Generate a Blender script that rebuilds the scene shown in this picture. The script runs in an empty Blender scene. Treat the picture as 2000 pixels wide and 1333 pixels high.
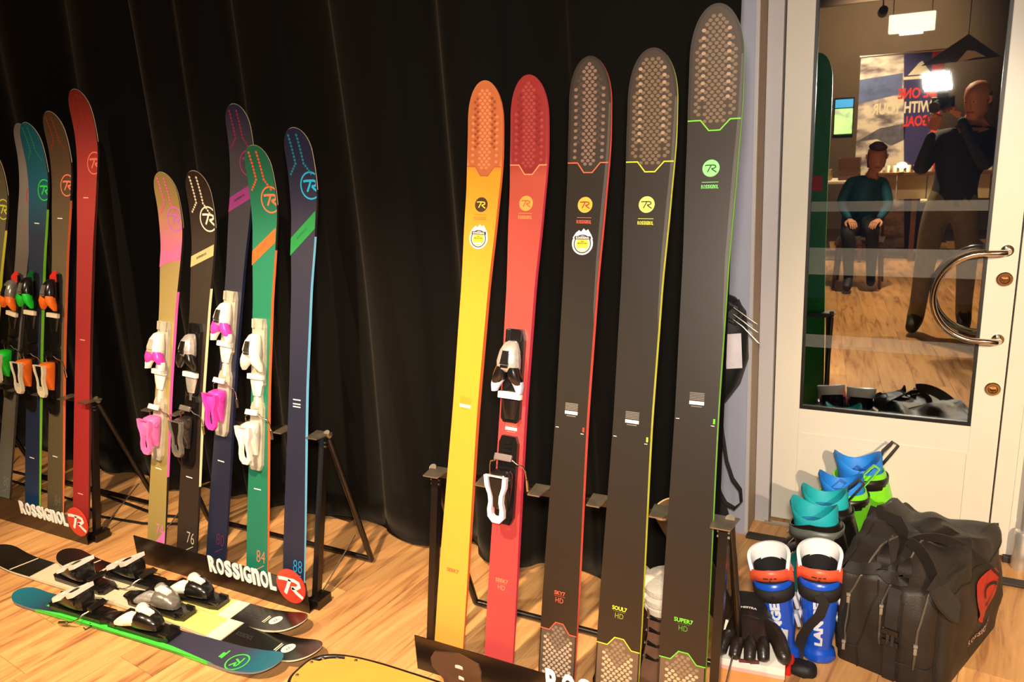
import bpy, bmesh, math, random
from mathutils import Vector, Matrix, noise
R = math.radians
random.seed(7)
sc = bpy.context.scene
COL = sc.collection

# ------------------------------------------------------------------ camera, world, lights, exposure
PITCH, ROLL, YAW, EYE = 0.2611318, -0.05848484, 0.49445881, 1.6
fw = Vector((-math.sin(YAW)*math.cos(PITCH), math.cos(YAW)*math.cos(PITCH), -math.sin(PITCH)))
rt = Vector((math.cos(YAW), math.sin(YAW), 0)); up = rt.cross(fw)
r2 = rt*math.cos(ROLL) + up*math.sin(ROLL); u2 = up*math.cos(ROLL) - rt*math.sin(ROLL)
cam = bpy.data.cameras.new('camera'); camo = bpy.data.objects.new('camera', cam); COL.objects.link(camo)
cam.sensor_width = 36; cam.lens = 1516.4/2000*36; cam.clip_start = 0.05; cam.clip_end = 100
camo.matrix_world = Matrix(((r2.x, u2.x, -fw.x, 0), (r2.y, u2.y, -fw.y, 0), (r2.z, u2.z, -fw.z, EYE), (0, 0, 0, 1)))
sc.camera = camo
w = bpy.data.worlds.new('night'); sc.world = w; w.use_nodes = True
w.node_tree.nodes['Background'].inputs[0].default_value = (0.010, 0.013, 0.022, 1)
w.node_tree.nodes['Background'].inputs[1].default_value = 1.0
sc.view_settings.view_transform = 'Standard'; sc.view_settings.look = 'None'
sc.view_settings.gamma = 1; sc.view_settings.use_curve_mapping = False
sc.view_settings.exposure = 1.25

def aim(o, target):
    d = Vector(target) - o.location
    o.rotation_euler = d.to_track_quat('-Z', 'Y').to_euler()

def area(name, loc, target, sx, sy, power, col, spread=180):
    l = bpy.data.lights.new(name, 'AREA'); l.shape = 'RECTANGLE'; l.size = sx; l.size_y = sy
    l.energy = power; l.color = col; l.spread = R(spread)
    o = bpy.data.objects.new(name, l); COL.objects.link(o); o.location = loc; aim(o, target); return o

def spot(name, loc, target, power, col, ang, blend=0.6, r=0.04):
    l = bpy.data.lights.new(name, 'SPOT'); l.energy = power; l.color = col; l.spot_size = R(ang)
    l.spot_blend = blend; l.shadow_soft_size = r
    o = bpy.data.objects.new(name, l); COL.objects.link(o); o.location = loc; aim(o, target); return o

WARM = (1.0, 0.77, 0.50)
# the flash on the photographer's camera
area('camera_flash_light', Vector((0, 0, EYE)) + u2*0.165 - fw*0.054, (-0.95, 1.95, 0.72), 0.17, 0.12, 22, (1.0, 0.90, 0.76), 130)
# warm track spots on the shop ceiling, last one an added far-wall wash: position, target, watts, cone
SPOTS = [((-1.3, 0.2, 2.85), (-1.80, 1.50, 0.0), 235, 64), ((1.55, -1.5, 2.55), (0.85, 3.0, 0.55), 470, 34),
         ((-3.1, 0.1, 2.85), (-3.0, 1.6, 0.2), 100, 75), ((-0.35, -1.3, 2.85), (0.05, -0.55, 0.0), 230, 72),
         ((-0.9, -2.9, 2.85), (-0.7, -4.0, 0.9), 170, 80), ((0.9, -2.6, 2.85), (0.6, -3.4, 0.6), 130, 80), ((-0.6, -4.6, 2.7), (-0.8, -6.0, 2.5), 130, 110)]
for i, (p, t, e, a) in enumerate(SPOTS):
    spot('spotlight_beam', p, t, e, WARM, a)

# ------------------------------------------------------------------ materials
def lin(c):
    return tuple(((v/255)/12.92 if v/255 <= 0.04045 else ((v/255 + 0.055)/1.055)**2.4) for v in c) + (1,)

_m = {}
def M(name, rgb, rough=0.5, metal=0.0, var=0.06, scale=30, bump=0.0, bscale=200, coat=0.0, emit=0.0, spec=0.5, trans=0.0):
    if name in _m: return _m[name]
    m = bpy.data.materials.new(name); m.use_nodes = True; nt = m.node_tree; b = nt.nodes['Principled BSDF']
    c = lin(rgb)
    b.inputs['Roughness'].default_value = rough; b.inputs['Metallic'].default_value = metal
    b.inputs['Specular IOR Level'].default_value = spec
    b.inputs['Coat Weight'].default_value = coat; b.inputs['Coat Roughness'].default_value = 0.15
    b.inputs['Transmission Weight'].default_value = trans
    tc = nt.nodes.new('ShaderNodeTexCoord')
    n = nt.nodes.new('ShaderNodeTexNoise'); n.inputs['Scale'].default_value = scale; n.inputs['Detail'].default_value = 3
    nt.links.new(tc.outputs['Object'], n.inputs['Vector'])
    r = nt.nodes.new('ShaderNodeValToRGB')
    r.color_ramp.elements[0].position = 0.3; r.color_ramp.elements[1].position = 0.7
    r.color_ramp.elements[0].color = tuple(v*(1-var) for v in c[:3]) + (1,)
    r.color_ramp.elements[1].color = tuple(min(1, v*(1+var)) for v in c[:3]) + (1,)
    nt.links.new(n.outputs['Fac'], r.inputs['Fac']); nt.links.new(r.outputs['Color'], b.inputs['Base Color'])
    if bump:
        n2 = nt.nodes.new('ShaderNodeTexNoise'); n2.inputs['Scale'].default_value = bscale
        nt.links.new(tc.outputs['Object'], n2.inputs['Vector'])
        bp = nt.nodes.new('ShaderNodeBump'); bp.inputs['Strength'].default_value = bump; bp.inputs['Distance'].default_value = 0.002
        nt.links.new(n2.outputs['Fac'], bp.inputs['Height']); nt.links.new(bp.outputs['Normal'], b.inputs['Normal'])
    if emit:
        b.inputs['Emission Color'].default_value = c; b.inputs['Emission Strength'].default_value = emit
    _m[name] = m; return m

def MR(name, stops, L, rough=0.42, coat=0.12):
    """ski top sheet: printed colour ramp along the ski (object Y, 0..L)"""
    m = bpy.data.materials.new(name); m.use_nodes = True; nt = m.node_tree; b = nt.nodes['Principled BSDF']
    b.inputs['Roughness'].default_value = rough; b.inputs['Coat Weight'].default_value = coat; b.inputs['Coat Roughness'].default_value = 0.2
    tc = nt.nodes.new('ShaderNodeTexCoord'); sx = nt.nodes.new('ShaderNodeSeparateXYZ')
    nt.links.new(tc.outputs['Object'], sx.inputs[0])
    dv = nt.nodes.new('ShaderNodeMath'); dv.operation = 'DIVIDE'; dv.inputs[1].default_value = L
    nt.links.new(sx.outputs['Y'], dv.inputs[0])
    r = nt.nodes.new('ShaderNodeValToRGB'); el = r.color_ramp.elements
    while len(el) > 1: el.remove(el[-1])
    el[0].position = stops[0][0]/L; el[0].color = lin(stops[0][1])
    for s, c in stops[1:]:
        e = el.new(min(1, s/L)); e.color = lin(c)
    nt.links.new(dv.outputs[0], r.inputs['Fac'])
    n = nt.nodes.new('ShaderNodeTexNoise'); n.inputs['Scale'].default_value = 900
    nt.links.new(tc.outputs['Object'], n.inputs['Vector'])
    mx = nt.nodes.new('ShaderNodeMixRGB'); mx.blend_type = 'OVERLAY'; mx.inputs['Fac'].default_value = 0.12
    nt.links.new(r.outputs['Color'], mx.inputs['Color1']); nt.links.new(n.outputs['Fac'], mx.inputs['Color2'])
    nt.links.new(mx.outputs['Color'], b.inputs['Base Color'])
    return m

def plank_material():
    m = bpy.data.materials.new('oak_laminate'); m.use_nodes = True; nt = m.node_tree; b = nt.nodes['Principled BSDF']
    b.inputs['Roughness'].default_value = 0.42; b.inputs['Specular IOR Level'].default_value = 0.35
    tc = nt.nodes.new('ShaderNodeTexCoord'); oi = nt.nodes.new('ShaderNodeObjectInfo')
    mul = nt.nodes.new('ShaderNodeVectorMath'); mul.operation = 'MULTIPLY'; mul.inputs[1].default_value = (16, 1.5, 1)
    nt.links.new(tc.outputs['Object'], mul.inputs[0])
    cb = nt.nodes.new('ShaderNodeCombineXYZ')
    k = nt.nodes.new('ShaderNodeMath'); k.operation = 'MULTIPLY'; k.inputs[1].default_value = 91.0
    nt.links.new(oi.outputs['Random'], k.inputs[0]); nt.links.new(k.outputs[0], cb.inputs['Z']); nt.links.new(k.outputs[0], cb.inputs['Y'])
    ad = nt.nodes.new('ShaderNodeVectorMath'); ad.operation = 'ADD'
    nt.links.new(mul.outputs[0], ad.inputs[0]); nt.links.new(cb.outputs[0], ad.inputs[1])
    n = nt.nodes.new('ShaderNodeTexNoise'); n.inputs['Scale'].default_value = 1.6; n.inputs['Detail'].default_value = 6; n.inputs['Roughness'].default_value = 0.6
    n.inputs['Distortion'].default_value = 0.6
    nt.links.new(ad.outputs[0], n.inputs['Vector'])
    r = nt.nodes.new('ShaderNodeValToRGB'); el = r.color_ramp.elements
    el[0].position = 0.30; el[0].color = lin((146, 94, 58)); el[1].position = 0.72; el[1].color = lin((234, 180, 116))
    e = el.new(0.46); e.color = lin((210, 152, 94))
    nt.links.new(n.outputs['Fac'], r.inputs['Fac'])
    hs = nt.nodes.new('ShaderNodeHueSaturation')
    mp = nt.nodes.new('ShaderNodeMapRange'); mp.inputs['To Min'].default_value = 0.80; mp.inputs['To Max'].default_value = 1.12
    nt.links.new(oi.outputs['Random'], mp.inputs['Value']); nt.links.new(mp.outputs[0], hs.inputs['Value'])
    nt.links.new(r.outputs['Color'], hs.inputs['Color']); nt.links.new(hs.outputs['Color'], b.inputs['Base Color'])
    bp = nt.nodes.new('ShaderNodeBump'); bp.inputs['Strength'].default_value = 0.15; bp.inputs['Distance'].default_value = 0.001
    nt.links.new(n.outputs['Fac'], bp.inputs['Height']); nt.links.new(bp.outputs['Normal'], b.inputs['Normal'])
    return m

# ------------------------------------------------------------------ object helpers
def empty(name, label, cat, loc=(0, 0, 0), rot=(0, 0, 0), group=None, mat=None):
    o = bpy.data.objects.new(name, None); COL.objects.link(o); o.empty_display_size = 0.05
    if mat is not None: o.matrix_world = mat
    else: o.location = loc; o.rotation_euler = rot
    tag(o, label, cat, group); return o

def tag(o, label, cat, group=None):
    o['label'] = label; o['category'] = cat
    if group: o['group'] = group
    return o

def done(name, bm, mats, parent=None, smooth=False, label=None, kind=None, auto=40):
    me = bpy.data.meshes.new(name)
    bmesh.ops.recalc_face_normals(bm, faces=bm.faces)
    bm.to_mesh(me); bm.free()
    if not isinstance(mats, (list, tuple)): mats = [mats]
    for m in mats: me.materials.append(m)
    if smooth:
        me.polygons.foreach_set('use_smooth', [True]*len(me.polygons))
        try: me.set_sharp_from_angle(angle=R(auto))
        except Exception: pass
    o = bpy.data.objects.new(name, me); COL.objects.link(o)
    if parent: o.parent = parent
    if label: o['label'] = label
    if kind: o['kind'] = kind
    return o

def B(): return bmesh.new()

def box(bm, c, s, rot=None, mi=0, bev=0.0):
    c = Vector(c); m = Matrix.Identity(3) if rot is None else rot
    if not isinstance(m, Matrix): 
        from mathutils import Euler
        m = Euler(rot).to_matrix()
    vs = []
    for x in (-.5, .5):
        for y in (-.5, .5):
            for z in (-.5, .5):
                vs.append(bm.verts.new(c + m @ Vector((x*s[0], y*s[1], z*s[2]))))
    fs = [bm.faces.new([vs[i] for i in f]) for f in ((0,1,3,2),(4,6,7,5),(0,4,5,1),(2,3,7,6),(0,2,6,4),(1,5,7,3))]
    for f in fs: f.material_index = mi
    if bev:
        es = {e for f in fs for e in f.edges}
        r = bmesh.ops.bevel(bm, geom=list(es), offset=bev, segments=2, affect='EDGES', profile=0.6)
        for f in r['faces']: f.material_index = mi
    return vs

def loft(bm, rings, cap0=True, cap1=True, mi=0, closed=True):
    rv = [[bm.verts.new(p) for p in r] for r in rings]
    n = len(rings[0]); fs = []
    for a, b in zip(rv, rv[1:]):
        for i in range(n if closed else n-1):
            j = (i+1) % n
            try: fs.append(bm.faces.new((a[i], a[j], b[j], b[i])))
            except ValueError: pass
    if cap0: fs.append(bm.faces.new(rv[0][::-1]))
    if cap1: fs.append(bm.faces.new(rv[-1]))
    for f in fs: f.material_index = mi
    return rv

def frames(pts, closed=False):
    pts = [Vector(p) for p in pts]; n = len(pts); T = []
    for i in range(n):
        a = pts[i-1] if (i > 0 or closed) else pts[i]; b = pts[(i+1) % n] if (i < n-1 or closed) else pts[i]
        t = (b-a); T.append(t.normalized() if t.length > 1e-9 else Vector((0, 0, 1)))
    u = T[0].orthogonal().normalized(); out = []
    for t in T:
        u = (u - t*u.dot(t)); u = u.normalized() if u.length > 1e-6 else t.orthogonal().normalized()
        out.append((u.copy(), t.cross(u)))
    return pts, out

def tube(bm, pts, r, n=8, mi=0, closed=False, caps=True, sy=1.0):
    pts, fr = frames(pts, closed); rs = r if isinstance(r, (list, tuple)) else [r]*len(pts)
    rings = [[p + (u*math.cos(2*math.pi*k/n) + v*math.sin(2*math.pi*k/n)*sy)*rr for k in range(n)] for p, (u, v), rr in zip(pts, fr, rs)]
    if closed: rings.append(rings[0])
    return loft(bm, rings, caps and not closed, caps and not closed, mi)

def band(bm, pts, wdir, w, t, mi=0, closed=False):
    """flat strap: pts path, wdir width direction (vector or list), w width, t thickness"""
    pts, _ = frames(pts, closed); n = len(pts); rings = []
    for i, p in enumerate(pts):
        a = pts[i-1] if (i > 0 or closed) else pts[i]; b = pts[(i+1) % n] if (i < n-1 or closed) else pts[i]
        tg = (b-a).normalized(); wd = Vector(wdir[i] if isinstance(wdir, list) else wdir)
        wd = (wd - tg*wd.dot(tg)).normalized(); nn = tg.cross(wd)
        ww = w[i] if isinstance(w, list) else w
        rings.append([p+wd*ww/2+nn*t/2, p-wd*ww/2+nn*t/2, p-wd*ww/2-nn*t/2, p+wd*ww/2-nn*t/2])
    if closed: rings.append(rings[0])
    return loft(bm, rings, not closed, not closed, mi)

def prism(bm, poly, z0, z1, mi=0, f=None):
    f = f or (lambda x, y, z: (x, y, z))
    return loft(bm, [[f(x, y, z0) for x, y in poly], [f(x, y, z1) for x, y in poly]], mi=mi)

def ringprism(bm, outer, inner, z0, z1, mi=0, f=None):
    f = f or (lambda x, y, z: (x, y, z)); n = len(outer)
    g = [[bm.verts.new(f(x, y, z)) for x, y in lp] for lp, z in ((outer, z0), (outer, z1), (inner, z1), (inner, z0))]
    for a in range(4):
        b = (a+1) % 4
        for i in range(n):
            j = (i+1) % n
            bm.faces.new((g[a][i], g[a][j], g[b][j], g[b][i])).material_index = mi

def lathe(bm, prof, n=24, mi=0, c=(0, 0, 0), ax='z', cap=True):
    c = Vector(c); rings = []
    for r, h in prof:
        ring = []
        for k in range(n):
            a = 2*math.pi*k/n; x, y = r*math.cos(a), r*math.sin(a)
            ring.append(c + Vector({'z': (x, y, h), 'y': (x, h, y), 'x': (h, x, y)}[ax]))
        rings.append(ring)
    return loft(bm, rings, cap, cap, mi)

def rrect(w, h, r, n=5, cx=0, cy=0):
    out = []
    for sx, sy, a0 in ((1, 1, 0), (-1, 1, 90), (-1, -1, 180), (1, -1, 270)):
        for k in range(n):
            a = R(a0 + 90*k/(n-1)); out.append((cx + sx*(w/2-r) + r*math.cos(a), cy + sy*(h/2-r) + r*math.sin(a)))
    return out

def ell(rx, ry, z, n=20, cx=0, cy=0, p=2.0):
    o = []
    for k in range(n):
        a = 2*math.pi*k/n; c, s = math.cos(a), math.sin(a)
        o.append(Vector((cx + rx*math.copysign(abs(c)**(2/p), c), cy + ry*math.copysign(abs(s)**(2/p), s), z)))
    return o

# ------------------------------------------------------------------ flat print: lists of (verts2d, faces)
def P_poly(pts): return [([tuple(p) for p in pts], [tuple(range(len(pts)))])]
def P_rect(x0, y0, x1, y1): return P_poly([(x0, y0), (x1, y0), (x1, y1), (x0, y1)])
def P_disc(cx, cy, r, n=28, ry=None):
    ry = ry or r
    return P_poly([(cx + r*math.cos(2*math.pi*k/n), cy + ry*math.sin(2*math.pi*k/n)) for k in range(n)])
def P_ring(cx, cy, r, w, n=32, ry=None):
    ry = ry or r; v = []; f = []
    for k in range(n):
        a = 2*math.pi*k/n; v.append((cx + r*math.cos(a), cy + ry*math.sin(a))); v.append((cx + (r-w)*math.cos(a), cy + (ry-w)*math.sin(a)))
    for k in range(n):
        j = (k+1) % n; f.append((2*k, 2*j, 2*j+1, 2*k+1))
    return [(v, f)]
def P_line(pts, w):
    pts = [Vector(p) for p in pts]; v = []; f = []
    for i, p in enumerate(pts):
        a = (p - pts[i-1]).normalized() if i > 0 else None; b = (pts[i+1]-p).normalized() if i < len(pts)-1 else None
        t = (a + b).normalized() if a and b else (a or b)
        nn = Vector((-t.y, t.x)); k = 1/max(0.4, nn.dot(Vector((-a.y, a.x)))) if a else 1
        v += [tuple(p + nn*w/2*k), tuple(p - nn*w/2*k)]
    for i in range(len(pts)-1): f.append((2*i, 2*i+2, 2*i+3, 2*i+1))
    return [(v, f)]

_t = {}
def text_mesh(s, bold):
    key = (s, bold)
    if key not in _t:
        c = bpy.data.curves.new('t', 'FONT'); c.body = s; c.size = 1; c.offset = bold; c.resolution_u = 3; c.align_x = 'LEFT'
        o = bpy.data.objects.new('t', c); COL.objects.link(o); bpy.context.view_layer.update()
        me = bpy.data.meshes.new_from_object(o.evaluated_get(bpy.context.evaluated_depsgraph_get()))
        _t[key] = ([(v.co.x, v.co.y) for v in me.vertices], [tuple(p.vertices) for p in me.polygons])
        bpy.data.objects.remove(o); bpy.data.curves.remove(c); bpy.data.meshes.remove(me)
    return _t[key]

def P_text(s, cx, cy, w, h, bold=0.02, rot=0.0, shear=0.0):
    v, f = text_mesh(s, bold)
    xs = [p[0] for p in v]; ys = [p[1] for p in v]; x0, x1, y0, y1 = min(xs), max(xs), min(ys), max(ys)
    kx = (w/(x1-x0)) if w else (h/(y1-y0)); ky = h/(y1-y0); c, sn = math.cos(rot), math.sin(rot); o = []
    for x, y in v:
        x = (x-(x0+x1)/2)*kx; y = (y-(y0+y1)/2)*ky; x += shear*y
        o.append((cx + x*c - y*sn, cy + x*sn + y*c))
    return [(o, f)]

def P_brand(cx, cy, w, h, bold=0.03):
    """ROSSIGNOL with its tall small-letter n"""
    out = []; ks = (1.0, 1.0, 0.95, 0.95, 0.38, 1.0, 0.98, 1.0, 0.82); x = cx - w/2; tot = sum(ks)
    for s, k in zip('ROSSIGnOL', ks):
        ww = w*k/tot; g = w/tot*0.16; out += P_text(s, x + ww/2, cy, ww-g, h, bold if s != 'I' else 0.03); x += ww
    return out

def P_R(cx, cy, r, w=0.17, rot=0.0):
    """slanted R with a long top bar"""
    st = [[(-0.74, 0.33), (-0.40, 0.37), (0.28, 0.38), (0.54, 0.30), (0.58, 0.12), (0.40, -0.01), (0.06, -0.07)],
          [(0.08, -0.06), (0.36, -0.28), (0.72, -0.50)], [(0.02, 0.37), (-0.16, 0.0), (-0.40, -0.46)]]
    c, s = math.cos(rot), math.sin(rot); o = []
    for q in st:
        o += P_line([(cx + (x*c-y*s)*r, cy + (x*s+y*c)*r) for x, y in q], w*r)
    return o

def flat(name, polys, mat, fn, parent, cuts=None, clipx=None, label=None, kind=None, xcuts=None):
    """print drawn in 2-D, cut finely enough to follow a surface, then laid on it by fn(x, y) -> point"""
    bm = B(); 
    for v, f in polys:
        vs = [bm.verts.new((x, y, 0)) for x, y in v]
        for q in f:
            try: bm.faces.new([vs[i] for i in q])
            except ValueError: pass
    def cut(co, no, **k):
        bmesh.ops.bisect_plane(bm, geom=bm.verts[:]+bm.edges[:]+bm.faces[:], plane_co=co, plane_no=no, **k)
    if clipx is not None:
        cut((clipx, 0, 0), (1, 0, 0), clear_outer=True); cut((-clipx, 0, 0), (-1, 0, 0), clear_outer=True)
    for a in (cuts or []): cut((0, a, 0), (0, 1, 0))
    for a in (xcuts or []): cut((a, 0, 0), (1, 0, 0))
    for v in bm.verts: v.co = fn(v.co.x, v.co.y)
    me = bpy.data.meshes.new(name); bm.to_mesh(me); bm.free(); me.materials.append(mat)
    o = bpy.data.objects.new(name, me); COL.objects.link(o); o.parent = parent
    if label: o['label'] = label
    if kind: o['kind'] = kind
    return o
# ------------------------------------------------------------------ the setting
DY = 3.026      # door leaf plane
WY = 2.872      # wall plane
def struct(name, bm, m, parent=None, smooth=False):
    o = done(name, bm, m, parent, smooth)
    if parent is None: o['kind'] = 'structure'
    return o

white = M('white_paint', (184, 177, 178), 0.35, var=0.02, scale=3)  # white greyed and cooled, with the frame's shade in the colour
wallp = M('shaded_wall_paint', (160, 160, 176), 0.55, var=0.03, scale=4, bump=0.1, bscale=300)  # cool tone holds the shade on the wall left of the door
cream = M('warm_lit_wall_paint', (228, 221, 205), 0.35, var=0.02, scale=3)  # same wall right of the door, warm lamp light put into its colour
tan = M('tan_reveal', (168, 142, 114), 0.6, var=0.05, scale=8)
brownwall = M('brown_wall', (92, 72, 48), 0.7, var=0.1, scale=2)
dark = M('dark_gap', (20, 17, 15), 0.8)
b = B(); box(b, (-1.4, -1.6, -0.028), (9.6, 9.6, 0.04)); box(b, (0, 3.4, -0.03), (3, 0.8, 0.04))
floor = struct('floor', b, M('plank_joint', (70, 44, 26), 0.7))
oak = plank_material(); PW, PL, ang = 0.192, 1.285, R(7)
ca, sa = math.cos(ang), math.sin(ang); meshes = {}
b = B(); vs = box(b, (0, 0, -0.004), (PW-0.0012, PL-0.0015, 0.008))
pm = bpy.data.meshes.new('plank'); b.to_mesh(pm); b.free(); pm.materials.append(oak)
cand = []
for i in range(-38, 22):
    off = random.random()*PL
    for j in range(-6, 5):
        lx, ly = i*PW, j*PL + off
        x, y = lx*ca + ly*sa, -lx*sa + ly*ca
        if -5.0 < x < 0.95 and 0.45 < y < 3.5 and not (y > 3.05 and x < -0.6) and not (y > 2.95 and x < -1.0): cand.append((0 if x < 0.9 else 1, -y, x, y))
        elif -1.3 < x < 0.95 and -4.6 < y <= 0.45: cand.append((1, -y, x, y))
for _, _, x, y in sorted(cand)[:298]:
    o = bpy.data.objects.new('plank', pm); COL.objects.link(o); o.parent = floor
    o.location = (x, y, 0); o.rotation_euler = (0, 0, -ang)
# walls
b = B(); box(b, (-3.30, WY+0.2, 1.5), (5.53, 0.4, 3.2)); struct('wall_back', b, wallp)
b = B(); box(b, (2.33, WY+0.2, 1.5), (2.34, 0.4, 3.2)); struct('wall_right_of_door', b, cream)
b = B(); box(b, (0.313, WY+0.2, 2.78), (1.695, 0.4, 0.7)); struct('wall_over_door', b, white)
b = B(); box(b, (-6.05, -1.6, 1.5), (0.1, 9.4, 3.2)); struct('wall_left', b, brownwall)
b = B(); box(b, (3.25, -1.6, 1.5), (0.1, 9.4, 3.2)); struct('wall_right', b, brownwall)
b = B(); box(b, (-1.4, -6.15, 1.5), (9.4, 0.1, 3.2)); struct('wall_front', b, brownwall)
b = B(); box(b, (-1.4, -1.6, 3.13), (9.6, 9.6, 0.1)); ceil = struct('ceiling', b, M('ceiling_tile', (150, 128, 92), 0.8))
beamm = M('ceiling_beam', (60, 44, 28), 0.7)
for y in (-0.9, -3.0, -5.2):
    b = B(); box(b, (-1.4, y, 3.0), (9.2, 0.14, 0.16)); o = done('beam', b, beamm, ceil)
# tan reveal of the recess, left and right
b = B(); box(b, (-0.5345, 2.935, 1.22), (0.006, 0.13, 2.42)); struct('trim_1', b, tan)
b = B(); box(b, (1.157, 2.935, 1.22), (0.006, 0.13, 2.42)); struct('trim_2', b, tan)
# rounded wall corner bead beside the reveal
b = B(); box(b, (-0.540, WY-0.002, 1.22), (0.014, 0.006, 2.42), bev=0.002); struct('trim_3', b, white)
# threshold strip across the recess
b = B(); box(b, (0.31, 2.862, 0.006), (1.69, 0.042, 0.012), bev=0.004); struct('trim_4', b, M('rubber_strip', (42, 34, 30), 0.6))
b = B(); box(b, (-0.09, 2.998, 0.006), (0.80, 0.02, 0.012), bev=0.003); struct('trim_5', b, M('steel_sill', (196, 186, 170), 0.3, metal=0.8))
# door frame
b = B()
for x0, x1 in ((-0.531, -0.476), (1.08, 1.154)): box(b, ((x0+x1)/2, 3.035, 1.21), (x1-x0, 0.07, 2.42), bev=0.003)
box(b, (0.312, 3.035, 2.31), (1.686, 0.07, 0.20), bev=0.003)
struct('trim_6', b, white)
# door leaf with pane
dm = M('door_paint', (212, 204, 190), 0.28, var=0.015, scale=3, coat=0.3)
GX0, GX1, GZ0, GZ1 = -0.377, 0.2005, 0.500, 2.06
DX0, DX1, DZ0, DZ1 = -0.471, 0.288, 0.016, 2.205
b = B(); T = 0.05; yc = DY + T/2
box(b, ((DX0+GX0)/2, yc, (DZ0+DZ1)/2), (GX0-DX0, T, DZ1-DZ0), bev=0.002)
box(b, ((DX1+GX1)/2, yc, (DZ0+DZ1)/2), (DX1-GX1, T, DZ1-DZ0), bev=0.002)
box(b, ((GX0+GX1)/2, yc, (DZ0+GZ0)/2), (GX1-GX0, T, GZ0-DZ0))
box(b, ((GX0+GX1)/2, yc, (GZ1+DZ1)/2), (GX1-GX0, T, DZ1-GZ1))
door = struct('door_1', b, dm)
b = B(); lp = [(-0.378, 0.085), (0.205, 0.085), (0.205, 0.400), (-0.378, 0.400)]; li = [(-0.370, 0.093), (0.197, 0.093), (0.197, 0.392), (-0.370, 0.392)]
ringprism(b, lp, li, DY-0.003, DY+0.002, f=lambda x, y, z: (x, z, y)); done('panel_moulding', b, dm, door)
gk = M('black_gasket', (14, 11, 10), 0.45)
b = B(); o_ = [(GX0, GZ0), (GX1, GZ0), (GX1, GZ1), (GX0, GZ1)]; i_ = [(GX0+.010, GZ0+.012), (GX1-.010, GZ0+.012), (GX1-.010, GZ1-.012), (GX0+.010, GZ1-.012)]
ringprism(b, o_, i_, DY+0.001, DY+0.016, f=lambda x, y, z: (x, z, y)); done('gasket', b, gk, door)
# glass: a partly mirroring night-time pane
gm = bpy.data.materials.new('night_glass'); gm.use_nodes = True; nt = gm.node_tree; nt.nodes.clear()
out = nt.nodes.new('ShaderNodeOutputMaterial'); mx = nt.nodes.new('ShaderNodeMixShader'); mx.inputs[0].default_value = 0.42
tr = nt.nodes.new('ShaderNodeBsdfTransparent'); tr.inputs[0].default_value = (0.55, 0.58, 0.56, 1)
gl = nt.nodes.new('ShaderNodeBsdfGlossy'); gl.inputs['Roughness'].default_value = 0.012
nz = nt.nodes.new('ShaderNodeTexNoise'); nz.inputs['Scale'].default_value = 2.0
rp = nt.nodes.new('ShaderNodeValToRGB'); rp.color_ramp.elements[0].color = (0.93, 0.95, 0.92, 1); rp.color_ramp.elements[1].color = (1, 1, 1, 1)
tcn = nt.nodes.new('ShaderNodeTexCoord'); nt.links.new(tcn.outputs['Object'], nz.inputs['Vector'])
nt.links.new(nz.outputs['Fac'], rp.inputs['Fac']); nt.links.new(rp.outputs['Color'], gl.inputs['Color'])
nt.links.new(tr.outputs[0], mx.inputs[1]); nt.links.new(gl.outputs[0], mx.inputs[2]); nt.links.new(mx.outputs[0], out.inputs['Surface'])
b = B(); box(b, ((GX0+GX1)/2, DY+0.014, (GZ0+GZ1)/2), (GX1-GX0-0.012, 0.006, GZ1-GZ0-0.012)); done('pane', b, gm, door)
# faint pale translucent bands across the pane
fm = bpy.data.materials.new('translucent_pale'); fm.use_nodes = True; nt = fm.node_tree; nt.nodes.clear()
out = nt.nodes.new('ShaderNodeOutputMaterial'); mx = nt.nodes.new('ShaderNodeMixShader'); mx.inputs[0].default_value = 0.05
tr = nt.nodes.new('ShaderNodeBsdfTransparent'); df = nt.nodes.new('ShaderNodeBsdfDiffuse'); 
wv = nt.nodes.new('ShaderNodeTexNoise'); wv.inputs['Scale'].default_value = 40
rp = nt.nodes.new('ShaderNodeValToRGB'); rp.color_ramp.elements[0].color = (0.6, 0.58, 0.52, 1); rp.color_ramp.elements[1].color = (0.75, 0.72, 0.66, 1)
nt.links.new(wv.outputs['Fac'], rp.inputs['Fac']); nt.links.new(rp.outputs['Color'], df.inputs['Color'])
nt.links.new(tr.outputs[0], mx.inputs[1]); nt.links.new(df.outputs[0], mx.inputs[2]); nt.links.new(mx.outputs[0], out.inputs['Surface'])
for z0, z1 in ((1.262, 1.298), (1.03, 1.13), (0.75, 0.80)):
    b = B(); box(b, ((GX0+GX1)/2, DY+0.0102, (z0+z1)/2), (GX1-GX0-0.022, 0.0006, z1-z0)); done('pale_band', b, fm, door)
# night outside
b = B(); box(b, (0, 5.5, -0.06), (6, 4.2, 0.02)); struct('ground_outside', b, M('asphalt', (30, 30, 32), 0.9))
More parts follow.
